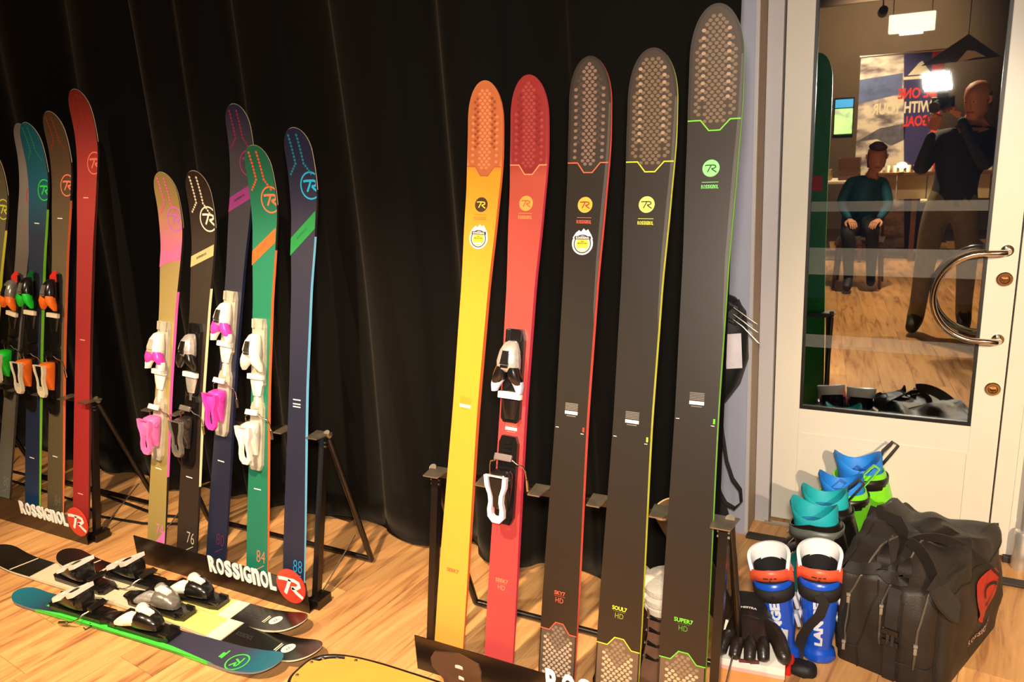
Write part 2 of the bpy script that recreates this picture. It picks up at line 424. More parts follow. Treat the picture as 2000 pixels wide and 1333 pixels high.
# door hardware
chrome = M('chrome', (214, 205, 192), 0.12, metal=1.0, var=0.02)
b = B(); pts = []
for k in range(25):
    a = R(90 + 180*k/24); pts.append((0.190 + 0.142*math.cos(a), DY-0.055, 0.979 + 0.150*math.sin(a)))
pts = [(0.254, DY, 1.132), (0.254, DY-0.03, 1.132), (0.246, DY-0.050, 1.131), (0.225, DY-0.055, 1.130)] + pts + [(0.225, DY-0.055, 0.828), (0.246, DY-0.050, 0.827), (0.254, DY-0.03, 0.826), (0.254, DY, 0.826)]
tube(b, pts, 0.011, 12); h = done('door_handle', b, chrome, door, True, label='curved chrome pull handle')
b = B()
for z in (1.132, 0.826): lathe(b, [(0.019, DY-0.006), (0.019, DY+0.001)], 20, c=(0.254, 0, z), ax='y')
done('handle_rose', b, chrome, h, True)
for z, cc in ((1.036, (196, 150, 110)), (0.648, (200, 176, 130))):
    b = B(); lathe(b, [(0.024, DY+0.001), (0.024, DY-0.008), (0.021, DY-0.011), (0.015, DY-0.011), (0.013, DY-0.007)], 24, c=(0.255, 0, z), ax='y')
    q = done('lock_cylinder', b, M('brass%d' % cc[1], cc, 0.22, metal=1.0), door, True)
    b = B(); box(b, (0.255, DY-0.011, z), (0.018, 0.008, 0.010), bev=0.002); box(b, (0.255, DY-0.012, z-0.006), (0.004, 0.006, 0.012)); done('keyhole', b, M('brass_dark', (120, 80, 40), 0.35, metal=1.0), q)
# second, blind leaf of the double door
b = B(); box(b, (0.685, yc, (DZ0+DZ1)/2), (0.784, T, DZ1-DZ0), bev=0.002); door2 = struct('door_2', b, dm)
b = B(); lp = [(0.352, 0.085), (1.02, 0.085), (1.02, 2.12), (0.352, 2.12)]; li = [(0.360, 0.093), (1.012, 0.093), (1.012, 2.112), (0.360, 2.112)]
ringprism(b, lp, li, DY-0.003, DY+0.002, f=lambda x, y, z: (x, z, y)); done('panel_moulding', b, dm, door2)
b = B(); box(b, (0.70, 3.012, 0.014), (0.72, 0.02, 0.026), bev=0.004); struct('trim_8', b, M('rubber_strip', (42, 34, 30), 0.6))
# bolt tube at the foot of the blind leaf
t = empty('pipe', 'grey vertical pipe with a wide silver sleeve at its foot, right edge', 'pipe', (0.392, 2.985, 0))
b = B(); lathe(b, [(0.012, 0.14), (0.012, 2.2)], 16); done('tube', b, M('pipe_grey', (150, 146, 142), 0.35, metal=0.4), t, True)
b = B(); lathe(b, [(0.028, 0), (0.030, 0.008), (0.030, 0.135), (0.026, 0.146), (0.012, 0.150)], 24); done('sleeve', b, M('satin_steel', (205, 200, 196), 0.3, metal=0.7), t, True)
blk = M('cable_black', (16, 14, 13), 0.5)
for nm, pts, r, lab in (('cable', [(-4.3, 2.12, 0.007), (-3.6, 2.13, 0.007), (-3.3, 2.10, 0.007), (-3.0, 2.07, 0.007), (-2.8, 2.12, 0.007)], 0.007, 'black cable running along the curtain hem behind the left rack'),
                   ('cable', [(-4.2, 2.05, 0.006), (-3.5, 2.02, 0.006), (-3.25, 1.96, 0.006), (-3.0, 1.99, 0.006), (-2.78, 2.07, 0.006)], 0.006, 'thin black cable curving over the planks between left and middle racks')):
    b = B(); tube(b, pts, r, 8); tag(done(nm, b, blk, None, True), lab, 'cable')
# curtain: folded black velvet
vel = bpy.data.materials.new('black_velvet'); vel.use_nodes = True; nt = vel.node_tree; bs = nt.nodes['Principled BSDF']
bs.inputs['Roughness'].default_value = 0.9; bs.inputs['Specular IOR Level'].default_value = 0.15
bs.inputs['Sheen Weight'].default_value = 0.12; bs.inputs['Sheen Roughness'].default_value = 0.45; bs.inputs['Sheen Tint'].default_value = (0.55, 0.45, 0.32, 1)
tcn = nt.nodes.new('ShaderNodeTexCoord'); nz = nt.nodes.new('ShaderNodeTexNoise'); nz.inputs['Scale'].default_value = 500
nt.links.new(tcn.outputs['Object'], nz.inputs['Vector']); rp = nt.nodes.new('ShaderNodeValToRGB')
rp.color_ramp.elements[0].color = (0.0015, 0.0011, 0.0008, 1); rp.color_ramp.elements[1].color = (0.0030, 0.0023, 0.0016, 1)
nt.links.new(nz.outputs['Fac'], rp.inputs['Fac']); nt.links.new(rp.outputs['Color'], bs.inputs['Base Color'])
b = B(); NX, NZ = 900, 26; rows = []
xl, xr = -6.0, -0.50
for iz in range(NZ+1):
    z = 0.012 + (3.07-0.012)*iz/NZ; row = []; k = z/3.07
    for ix in range(NX+1):
        f = ix/NX; x = xl + (xr-xl)*f
        ph = x*15.5 + 1.9*math.sin(x*2.3) + 1.1*math.sin(x*5.1+1)
        amp = 0.056*(1 - 0.25*k) * (0.75 + 0.35*math.sin(x*3.7+0.6))
        s = math.sin(ph + 0.25*math.sin(z*1.7 + x*2))
        y = 2.33 + amp*(abs(s)**0.65*math.copysign(1, s)) + 0.02*math.sin(ph*0.37+z*0.8)
        xx = x + 0.012*math.cos(ph*1.0) + (k-0.62)*0.09*max(0, (f-0.93)/0.07)
        if x > -0.95: y += 0.10*((x+0.95)/0.45)**1.5
        row.append(b.verts.new((xx, y, z + (0.012*math.sin(ph*0.5) + 0.012 if iz == 0 else 0))))
    rows.append(row)
for a, c in zip(rows, rows[1:]):
    for i in range(NX): b.faces.new((a[i], a[i+1], c[i+1], c[i]))
cur = done('curtain', b, vel, None, True, auto=180)
md = cur.modifiers.new('thick', 'SOLIDIFY'); md.thickness = 0.004
tag(cur, 'floor-length black velvet curtain in deep folds behind the ski racks', 'curtain')
b = B(); box(b, (-3.25, 2.36, 3.072), (5.5, 0.03, 0.02)); struct('trim_7', b, M('curtain_rail', (190, 186, 178), 0.4, metal=0.6))
# ------------------------------------------------------------------ ski racks
rackm = M('rack_black', (24, 17, 14), 0.30, var=0.1, scale=12, coat=0.3)
steel = M('bare_steel', (190, 184, 172), 0.3, metal=1.0)
plate_m = M('worn_plate', (150, 138, 120), 0.35, metal=0.8, var=0.2, scale=25)
signw = M('sign_white', (250, 248, 240), 0.4, var=0.01)
signr = M('sign_red', (214, 62, 46), 0.4, var=0.02)

def rack(x0, x1, yf, label, letters, disc, tongues, back=0.19, rear=0.36, hp=0.12, group='black metal ski racks'):
    t = empty('ski_rack', label, 'rack', ((x0+x1)/2, yf, 0), group=None)
    c = (x0+x1)/2; hw = (x1-x0)/2; top = 0.605
    b = B(); box(b, (0, 0, hp/2), (2*hw, 0.003, hp)); done('front_panel', b, rackm, t)
    b = B(); box(b, (0, 0.035, 0.006), (2*hw, 0.07, 0.004)); done('tray', b, rackm, t)
    tl = math.atan2(back-0.05, top)
    for sx in (-1, 1):
        x = sx*(hw-0.016)
        b = B(); a = Vector((x, 0.05, 0.0)); e = Vector((x, back, top-0.012)); d = (e-a)
        box(b, (a+e)/2, (0.024, 0.024, d.length), rot=(-tl, 0, 0)); done('post', b, rackm, t)
        b = B(); tube(b, [(x+sx*0.014, back+0.008, top-0.02), (x+sx*0.014, rear, 0.016)], 0.011, 10); done('rear_leg', b, rackm, t, True)
        b = B(); tube(b, [(x+sx*0.014, back+0.012, top-0.012), (x+sx*0.014, back-0.002, top+0.004)], 0.0125, 12); done('leg_cap', b, plate_m, t, True)
        b = B(); box(b, (x+sx*0.012, 0.06, 0.018), (0.05, 0.07, 0.036), bev=0.003); done('foot', b, rackm, t)
        b = B(); tube(b, [(x+sx*0.006, 0.055, 0.02), (x+sx*0.012, rear-0.075, 0.16)], 0.0028, 6); done('tie_rod', b, steel, t, True)
        b = B()
        for zz in (top-0.03, top-0.045): lathe(b, [(0.005, -0.016), (0.005, 0.016)], 8, c=(x, back-0.012, zz), ax='x')
        done('bolt', b, steel, t, True)
    b = B(); box(b, (0, back, top-0.012), (2*hw, 0.022, 0.02)); done('top_bar', b, rackm, t)
    b = B(); tube(b, [(-hw, rear, 0.016), (hw, rear, 0.016)], 0.011, 10); done('rear_bar', b, rackm, t, True)
    for x in tongues:
        x -= c; wd = 0.052 if abs(x) < hw-0.05 else 0.07
        b = B(); prism(b, [(-wd*0.5, 0.014), (wd*0.5, 0.014), (wd*0.36, -0.058), (-wd*0.36, -0.058)], -0.002, 0.002, f=lambda px, py, pz: (x+px, back+py, top+pz))
        done('tongue', b, plate_m, t)
    # cut-out letters and round emblem standing proud of the panel
    if letters:
        lx0, lx1, lz0, lz1 = letters; bm = B()
        for v, f in P_brand((lx0+lx1)/2-c, (lz0+lz1)/2, lx1-lx0, lz1-lz0, 0.03):
            vs = [bm.verts.new((x, -0.006, z)) for x, z in v]
            for q in f:
                try: bm.faces.new([vs[i] for i in q])
                except ValueError: pass
        r = bmesh.ops.extrude_face_region(bm, geom=bm.faces[:])
        for v in r['geom']:
            if isinstance(v, bmesh.types.BMVert): v.co.y += 0.004
        done('lettering', bm, signw, t, label='white cut-out ROSSIGNOL letters')
    if disc:
        dx, dz, dr = disc; dx -= c
        b = B(); lathe(b, [(dr, -0.007), (dr, -0.002)], 40, c=(dx, 0, dz), ax='y'); e = done('emblem', b, signr, t, label='round red emblem with a white R')
        flat('emblem_letter', P_R(dx, dz, dr*1.1, 0.19), signw, lambda x, y: (x, -0.0078, y), e)
    return t

rack(-1.303, -0.385, 1.671, 'black metal ski rack holding the five big freeride skis on the right', (-0.857, -0.462, 0.060, 0.142), (-0.425, 0.10, 0.05),
     (-1.275, -1.10, -0.925, -0.745, -0.567, -0.40), back=0.175)
rack(-2.735, -1.825, 1.762, 'black metal ski rack in the middle, behind the skis lying on the floor', (-2.310, -1.966, 0.058, 0.126), (-1.893, 0.096, 0.066),
     (-2.72, -2.56, -2.365, -2.19, -2.01, -1.85), back=0.20)
rack(-3.985, -3.070, 1.770, 'black metal ski rack at the left edge holding skis with neon bindings', (-3.522, -3.175, 0.068, 0.130), (-3.103, 0.106, 0.066),
     (-3.95, -3.79, -3.60, -3.42, -3.235, -3.085), back=0.165)

# ------------------------------------------------------------------ skis
class Ski:
    def __init__(s, label, group, mat, L, w, top, side, base, thick=0.014, rise=0.055, rl=0.30, trise=0.004, tl=0.12, ws=None, sides=None, cat='ski', tipcap=None, flat_tail=True, twin=False, edge=None):
        s.L, s.w, s.thick, s.rise, s.rl, s.trise, s.tl, s.twin = L, w, thick, rise, rl, trise, tl, twin
        s.tc = tipcap or w[2]*0.98
        s.root = empty('ski', label, cat, mat=mat, group=group)
        st = set([L*i/60 for i in range(61)] + [L - s.tc*(1-math.cos(R(90*k/14))) for k in range(15)] + [0, 0.004, 0.012, 0.03])
        if twin: st |= set([s.tc*0.8*(1-math.cos(R(90*k/14))) for k in range(15)])
        for z in (sides or []): st |= {z[0], z[1]}
        st = sorted(st); mats = [top, side, base] + [z[2] for z in (sides or [])]
        bm = B(); prev = None
        for y in st:
            h = max(0.0006, s.hw(y)); n0, n1 = s.base(y), s.topn(y)
            ring = [bm.verts.new(p) for p in ((-h, y, n1), (h, y, n1), (h, y, n0), (-h, y, n0))]
            if prev:
                ym = (y+py)/2; sm = 1
                for i, z in enumerate(sides or []):
                    if z[0] <= ym <= z[1]: sm = 3+i
                for k, mi in ((0, 0), (1, sm), (2, 2), (3, sm)):
                    bm.faces.new((prev[k], prev[(k+1) % 4], ring[(k+1) % 4], ring[k])).material_index = mi
            else: bm.faces.new(ring).material_index = 1
            prev = ring; py = y
        bm.faces.new(prev[::-1]).material_index = 1
        s.body = done('ski_body', bm, mats, s.root, True, auto=25)
        if edge:
            o = [(x, y) for x, y in s.outline(L-0.20, L, 0.0)]; b = B()
            tube(b, [(x, y, s.base(y)+0.0022) for x, y in o], 0.0016, 6, caps=False); done('tip_edge', b, edge, s.root, True)
    def hw(s, y):
        L, (a, m, c) = s.L, s.w; t = y/L
        pts = [(0.0, a*0.93), (0.045, a), (0.13, a*0.97+m*0.03), (0.47, m), (0.66, m+0.18*(c-m)), (0.80, m+0.70*(c-m)), (0.88, c), (0.93, c*0.99), (1.0, c*0.97)]
        for (t0, v0), (t1, v1) in zip(pts, pts[1:]):
            if t <= t1:
                k = (t-t0)/(t1-t0); k = k*k*(3-2*k)*0.5 + k*0.5; v = v0+(v1-v0)*k; break
        else: v = c
        if y > L-s.tc:
            q = (y-(L-s.tc))/s.tc; v *= max(0, 1-q**2.3)**0.5
        if s.twin and y < s.tc*0.8:
            q = 1-y/(s.tc*0.8); v *= max(0, 1-q**2.3)**0.5
        elif y < 0.03: v *= 1-0.12*(1-y/0.03)**2
        return v/2
    def base(s, y):
        o = 0
        if y > s.L-s.rl: o += s.rise*((y-(s.L-s.rl))/s.rl)**2
        if y < s.tl: o += s.trise*((s.tl-y)/s.tl)**2
        return o
    def topn(s, y):
        t = min(1, max(0, y/s.L)); return s.base(y) + 0.0035 + (s.thick-0.0035)*max(0, math.sin(math.pi*t))**0.7
    def pt(s, x, y, e=0.0006): return (x, y, s.topn(min(max(y, 0), s.L)) + e)
    def deco(s, name, polys, mat, e=0.0006, clip=True, label=None, kind=None):
        if 'dots' in name: kind = 'stuff'
        ys = [p[1] for v, _ in polys for p in v]; y0, y1 = min(ys), max(ys)
        cuts = [y0 + 0.02*k for k in range(1, int((y1-y0)/0.02)+1)] if (y1 > s.L-s.rl or y1-y0 > 0.12 or y0 < s.tl) else None
        return flat(name, polys, mat, lambda x, y: s.pt(x, y, e), s.root, cuts, (s.hw((y0+y1)/2)-0.0006) if clip else None, label, kind)
    def outline(s, y0, y1, inset=0.0, n=26):
        ys = [y0 + (y1-y0)*(math.sin(R(90*k/n))) for k in range(n+1)]
        r = [(max(0.0004, s.hw(y+inset*0.5)-inset), y) for y in ys]
        return r + [(-x, y) for x, y in r[::-1]]

TH = R(12)
def lean(x, y, slope, th=TH, z=0.008):
    u = Vector((slope, math.sin(th), math.cos(th))).normalized(); n = Vector((1, 0, 0)).cross(u).normalized(); xx = u.cross(n)
    return Matrix(((xx.x, u.x, n.x, x), (xx.y, u.y, n.y, y), (xx.z, u.z, n.z, z), (0, 0, 0, 1)))
def lying(p0, p1, z=0.004):
    a, e = Vector((p0[0], p0[1], z)), Vector((p1[0], p1[1], z)); u = (e-a).normalized(); n = Vector((0, 0, 1)); xx = u.cross(n)
    return Matrix(((xx.x, u.x, n.x, a.x), (xx.y, u.y, n.y, a.y), (xx.z, u.z, n.z, a.z), (0, 0, 0, 1))), (e-a).length

def pm(name, rgb, **k): return M('print_'+name, rgb, k.pop('rough', 0.4), var=0.03, **k)
K = (50, 41, 33)
ink = pm('ink', (52, 40, 34)); wht = pm('white', (245, 240, 228)); gry = pm('grey', (120, 112, 104))

def dots(sk, y0, y1, pitch=0.0158, inset=0.010, phase=0, keep=None):
    hexs = []; r = 0; y = y0
    while y < y1:
        off = pitch*0.5 if r % 2 else 0
        for i in range(-9, 10):
            x = i*pitch+off; 
            if abs(x)+pitch*0.42 < sk.hw(y+pitch*0.6)-inset and (keep is None or keep(x, y)):
                hexs.append([(x+pitch*0.37*math.cos(R(60*k)), y+pitch*0.30*math.sin(R(60*k))) for k in range(6)])
        y += pitch*0.56; r += 1
    return [(h, [tuple(range(6))]) for h in hexs]

def chevron(sk, y, mat, up=False, w=0.0030, d=0.026):
    h = sk.hw(y); s = -1 if not up else 1
    pts = [(-h, y), (-h*0.50, y-0.002*s*0), (-h*0.17, y+s*d), (h*0.24, y+s*d), (h*0.60, y), (h, y)]
    return pts, P_line(pts, w)

GF = 'tall freeride skis leaning in the right rack'
def freeride(label, x, slope, L, w, top, side, base, logo, rcol, txt, tipc, dotc, dotc2, line, yc, yR, yB, ylab, yname, words, namecol, hdcol=None, low=None, stripe=None, ticks=None, sticker=None, labc=None):
    s = Ski(label, GF, lean(x, 1.703, slope), L, w, MR('topsheet_'+words[0].lower()+('hd' if len(words) > 1 else ''), top, L), side, base, thick=0.018, rise=0.045, rl=0.33)
    pts, ln = chevron(s, yc, line)
    panel = [p for p in s.outline(yc, L-0.006, 0.006)]
    n = len(panel)//2; panel = panel[:n] + panel[n:]
    # tip panel above the chevron
    o = s.outline(yc, L-0.007, 0.007); o = [p for p in o if p[1] > yc+1e-4]
    bottom = [(-s.hw(yc)+0.007, yc)] + pts[1:-1] + [(s.hw(yc)-0.007, yc)]
    s.deco('tip_panel', P_poly(bottom + o), tipc, 0.0005, clip=False)
    zig = lambda x, y: y > yc + 0.010 or (abs(x) < s.hw(yc)*0.5 and y > yc - 0.012)
    rail = lambda x, y: (abs(abs(x)-s.w[2]*0.235) < s.w[2]*0.055)
    if dotc: s.deco('tip_dots', dots(s, yc-0.012, L-0.02, keep=lambda x, y: zig(x, y) and not rail(x, y)), dotc, 0.0012, clip=False)
    if dotc2: s.deco('tip_rail_dots', dots(s, yc+0.055, L-0.03, keep=lambda x, y: zig(x, y) and rail(x, y)), dotc2, 0.0012, clip=False)
    s.deco('chevron_line', ln, line, 0.0011)
    s.deco('logo_disc', P_disc(0, yR, 0.0215), logo, 0.0008); s.deco('logo_letter', P_R(0, yR, 0.0205, 0.15), rcol, 0.0013)
    s.deco('logo_rule', P_rect(-0.021, yB+0.0105, 0.021, yB+0.0118), txt, 0.0008); s.deco('brand_lettering', P_brand(0, yB, 0.044, 0.0095, 0.03), txt, 0.0008)
    lb = labc or gry
    s.deco('length_print', sum([P_rect(-0.019, ylab+0.006+0.0042*k, 0.019, ylab+0.0085+0.0042*k) for k in range(5)], []) + P_rect(-0.014, ylab-0.012, 0.014, ylab-0.0095), lb, 0.0008)
    s.deco('length_label', P_rect(-0.019, ylab-0.006, 0.019, ylab+0.003), wht, 0.0010)
    xo = -0.002
    s.deco('model_lettering', P_text(words[0], xo, yname, 0.0105*len(words[0])*0.80, 0.0115, 0.022), namecol, 0.0008)
    if len(words) > 1:
        s.deco('model_suffix', P_text(words[1], xo, yname-0.021, 0.024, 0.0145, 0.0), hdcol or namecol, 0.0008)
        s.deco('model_rule', P_rect(xo-0.017, yname-0.0095, xo+0.017, yname-0.0088), hdcol or namecol, 0.0008)
    if low:
        yl, lc, pc, dc, dc2 = low; p2, l2 = chevron(s, yl, lc, up=True)
        h = s.hw(0.08); s.deco('tail_panel', P_poly([(-h+0.003, 0.01), (h-0.003, 0.01), (s.hw(yl)-0.004, yl)] + [p for p in p2[::-1]][1:-1] + [(-s.hw(yl)+0.004, yl)]), pc, 0.0005, clip=False)
        fade = lambda x, y: y < yl + (0.014 if abs(x) < 0.02 else -0.010)
        v = lambda x, y: y > yl-0.052+abs(x)*0.9
        s.deco('tail_dots', dots(s, 0.02, yl+0.02, inset=0.009, keep=lambda x, y: fade(x, y) and v(x, y)), dc, 0.0011, clip=False)
        s.deco('tail_dots_lower', dots(s, 0.02, yl+0.02, inset=0.009, keep=lambda x, y: fade(x, y) and not v(x, y)), dc2, 0.0011, clip=False)
        s.deco('tail_line', l2, lc, 0.0011)
    if stripe:
        q = [(s.hw(y)-wd, y) for y, wd in ((L-0.12, 0.006), (yc, 0.009), (yR, 0.010), (1.28, 0.009), (1.14, 0.0045), (1.10, 0.001))]
        q2 = [(s.hw(y)-0.0008, y) for y in (1.10, 1.14, 1.28, yR, yc, L-0.12)]
        s.deco('edge_bevel', P_poly(q+q2), stripe, 0.0009, clip=False)
    if ticks:
        yt = ylab-0.047; s.deco('mount_mark', P_rect(-s.hw(yt)+0.004, yt-0.0008, -s.hw(yt)+0.013, yt+0.0008) + P_rect(s.hw(yt)-0.016, yt-0.010, s.hw(yt)-0.007, yt-0.0085), wht, 0.0008)
        s.deco('mount_number', P_rect(s.hw(yt)-0.011, yt-0.004, s.hw(yt)-0.006, yt+0.009), ticks, 0.0008)
    if sticker:
        ys = sticker; e = 0.0009
        mt = [(-0.030, ys+0.012), (-0.021, ys+0.026), (-0.012, ys+0.033), (-0.006, ys+0.029), (0.001, ys+0.038), (0.008, ys+0.032), (0.014, ys+0.036), (0.024, ys+0.022), (0.030, ys+0.010)]
        st = s.deco('sticker', P_disc(0, ys-0.003, 0.031, 32), wht, e, label='round white sticker with a mountain outline')
        def sub(nm, polys, mat, ee):
            flat(nm, polys, mat, lambda x, y: s.pt(x, y, ee), st)
        sub('sticker_peaks', P_poly(mt), wht, e+0.0001)
        sub('sticker_ring', P_ring(0, ys-0.004, 0.0255, 0.003, 32), ink, e+0.0004)
        sub('sticker_field', P_disc(0, ys-0.005, 0.0185, 28), pm('sticker_yellow', (240, 206, 60)), e+0.0003)
        sub('sticker_snow', P_poly([(-0.013, ys-0.015), (0.013, ys-0.015), (0.008, ys-0.020), (-0.008, ys-0.020)]), wht, e+0.0006)
        sub('sticker_banner', P_rect(-0.024, ys+0.008, 0.024, ys+0.017), ink, e+0.0007)
        sub('sticker_banner_lettering', P_brand(0, ys+0.0125, 0.040, 0.0058), wht, e+0.0010)
        sub('sticker_lettering', P_text('ALL', 0, ys+0.003, 0.010, 0.004, 0.03) + P_text('MOUNTAIN', 0, ys-0.0025, 0.027, 0.0042, 0.03), ink, e+0.0009)
    return s

yel = freeride('yellow freeride ski with an orange tip, leftmost in the right rack', -1.211, 0.046, 1.772, (0.103, 0.085, 0.117),
    [(0, (230, 142, 62)), (0.25, (236, 154, 60)), (0.8, (236, 150, 46)), (1.5, (236, 148, 40)), (1.52, (236, 148, 40)), (1.56, (190, 106, 58)), (1.77, (190, 106, 58))], pm('orange_wall', (238, 112, 56)), pm('base_black', (18, 16, 15)),
    pm('charcoal_logo', (70, 52, 38)), pm('yel_R', (250, 205, 52)), pm('brown_txt', (196, 112, 40)), pm('orange_tip', (188, 102, 60)), pm('orange_dot', (212, 130, 82)), pm('orange_rail', (158, 76, 44)),
    pm('rust_line', (176, 84, 62)), 1.535, 1.426, 1.386, 0.831, 0.317, ['SEEK7'], pm('rust_txt', (206, 78, 50)), sticker=1.331, labc=pm('amber_print', (226, 140, 40)))
red = freeride('coral red freeride ski with a black and white binding in the right rack', -1.034, 0.024, 1.775, (0.096, 0.082, 0.119),
    [(0, (178, 64, 64)), (0.6, (176, 56, 56)), (1.2, (178, 70, 60)), (1.5, (182, 78, 60)), (1.56, (148, 52, 48)), (1.775, (140, 42, 40))], pm('magenta_wall', (206, 52, 78)), pm('base_black', (18, 16, 15)),
    pm('salmon_logo', (248, 160, 76)), pm('red_R', (206, 92, 64)), pm('salmon_txt', (248, 150, 80)), pm('crimson_tip', (142, 44, 42)), pm('crimson_dot', (160, 66, 60)), pm('crimson_rail', (128, 38, 36)),
    pm('salmon_line', (250, 150, 100)), 1.534, 1.427, 1.388, 0.781, 0.322, ['SEEK7', 'HD'], pm('salmon_name', (240, 128, 92)), labc=pm('salmon_print', (240, 110, 84)))
bk = lambda L: [(0, (48, 33, 23)), (0.3, (38, 27, 19)), (0.8, (38, 30, 22)), (1.3, (41, 33, 25)), (L, (46, 38, 30))]
sky = freeride('charcoal freeride ski with orange logo and round white sticker, right rack', -0.845, 0.018, 1.808, (0.113, 0.095, 0.123),
    bk(1.81), pm('coral_wall', (250, 92, 72)), pm('base_black', (18, 16, 15)), pm('amber_logo', (250, 176, 66)), pm('amber_R', (160, 60, 40)), pm('coral_txt', (232, 96, 64)),
    pm('taupe_tip', (58, 48, 40)), pm('pink_dot', (130, 102, 86)), pm('dark_rail', (76, 60, 48)), pm('coral_line', (240, 104, 66)), 1.534, 1.421, 1.375, 0.849, 0.326, ['SKY7', 'HD'],
    pm('coral_name', (226, 84, 62)), low=(0.212, pm('coral_low', (226, 84, 62)), pm('tail_panel', (84, 68, 56)), pm('tail_dot', (124, 104, 88)), pm('tail_dot2', (176, 150, 126))), stripe=pm('bevel_grey', (80, 74, 69)), ticks=pm('coral_mark', (214, 62, 46)), sticker=1.319)
soul = freeride('charcoal freeride ski with pale yellow logo and yellow edge, right rack', -0.664, 0.013, 1.812, (0.126, 0.106, 0.134),
    bk(1.81), pm('lemon_wall', (250, 246, 60)), pm('base_black', (18, 16, 15)), pm('lemon_logo', (244, 240, 108)), pm('lemon_R', (66, 56, 40)), pm('lemon_txt', (226, 220, 60)),
    pm('brown_tip', (62, 48, 37)), pm('tan_dot', (116, 94, 70)), pm('beige_dot', (164, 134, 108)), pm('lemon_line', (222, 222, 50)), 1.531, 1.420, 1.372, 0.845, 0.323, ['SOUL7', 'HD'],
    pm('lemon_name', (226, 222, 40)), pm('lemon_hd', (140, 142, 58)), low=(0.213, pm('lemon_low', (206, 202, 44)), pm('tail_brown', (106, 82, 62)), pm('tail_tan', (138, 112, 88)), pm('tail_beige', (196, 164, 128))), stripe=pm('bevel_grey', (80, 74, 69)), ticks=pm('lemon_mark', (216, 214, 50)))
sup = freeride('tallest charcoal freeride ski with green logo and edge, rightmost in the right rack', -0.483, 0.0, 1.902, (0.126, 0.111, 0.136),
    bk(1.90), pm('lime_wall', (150, 246, 60)), M('green_base', (20, 118, 52), 0.3, var=0.05), pm('lime_logo', (140, 236, 130)), pm('lime_R', (50, 70, 40)), pm('lime_txt', (120, 224, 100)),
    pm('brown_tip', (62, 48, 37)), pm('tan_dot', (116, 94, 70)), pm('beige_dot', (164, 134, 108)), pm('lime_line', (116, 216, 50)), 1.629, 1.509, 1.463, 0.914, 0.332, ['SUPER7', 'HD'],
    pm('lime_name', (112, 216, 50)), pm('lime_hd', (80, 136, 56)), low=(0.220, pm('lime_low', (104, 204, 46)), pm('tail_brown', (106, 82, 62)), pm('tail_tan', (138, 112, 88)), pm('tail_beige', (196, 164, 128))), stripe=pm('bevel_grey', (80, 74, 69)), ticks=pm('lime_mark', (104, 214, 46)))
# red square printed on the green base of the tallest ski
b = B(); box(b, (0, 1.30, -0.0008), (0.07, 0.075, 0.001)); done('base_mark', b, pm('base_red', (190, 40, 30)), sup.root)

def allmtn(label, group, x, y, slope, L, w, top, side, sides=None, dotc=None, ring=None, yR=None, band=None, yb=None, num=None, numc=None, dash=None, th=TH, xr=0.037, tag_txt=None, extra=None, edge=None, labc=None, rise=0.07):
    if sides is None: sides = [(0, L-0.36, side)]
    s = Ski(label, group, lean(x, y, slope, th), L, w, top, pm('side_dark', (40, 34, 30)), pm('base_black', (18, 16, 15)), thick=0.013, rise=rise, rl=0.30, sides=sides, tipcap=w[2]*0.66, edge=pm('edge_pale', (206, 190, 158), metal=0.5))
    if dotc:
        pl = []
        for sg in (-1, 1):
            for k in range(9):
                px = sg*0.018 - 0.010 + 0.0010*k; py = L-0.024-0.0112*k
                pl += P_poly([(px+0.0054*math.cos(R(60*q)), py+0.0050*math.sin(R(60*q))) for q in range(6)])
            for k in range(1, 5):
                px = sg*(0.018+0.0068*k) - 0.002; py = L-0.024-0.0112*8-0.0085*k
                pl += P_poly([(px+0.0050*math.cos(R(60*q)), py+0.0046*math.sin(R(60*q))) for q in range(6)])
        s.deco('tip_dots', pl, dotc, 0.0010)
    if ring: s.deco('logo_ring', P_ring(xr, yR, 0.047, 0.0055, 40), ring, 0.0008); s.deco('logo_letter', P_R(xr+0.001, yR, 0.044, 0.18), ring, 0.0009)
    if band:
        y0, y1, wd = yb; h = w[2]*0.56
        s.deco('diagonal_band', P_poly([(-h, y0-wd/2), (h, y1-wd/2), (h, y1+wd/2), (-h, y0+wd/2)]), band, 0.0008)
        s.deco('band_lettering', P_text('EXPERIENCE', -0.004, (y0+y1)/2, 0.055, 0.008, 0.03, rot=math.atan2(y1-y0, 2*h)), edge or ink, 0.0012)
    if num:
        s.deco('size_number', P_text(num, 0.020, 0.135, 0.042, 0.046, -0.012), numc, 0.0008)
        s.deco('number_rule', P_line([(-0.006, 0.078), (0.036, 0.104)], 0.003), numc, 0.0008)
    if dash: s.deco('waist_mark', sum([P_rect(-0.019, yy, 0.016, yy+0.004) for yy in dash], []), labc or wht, 0.0008)
    if extra: extra(s)
    return s

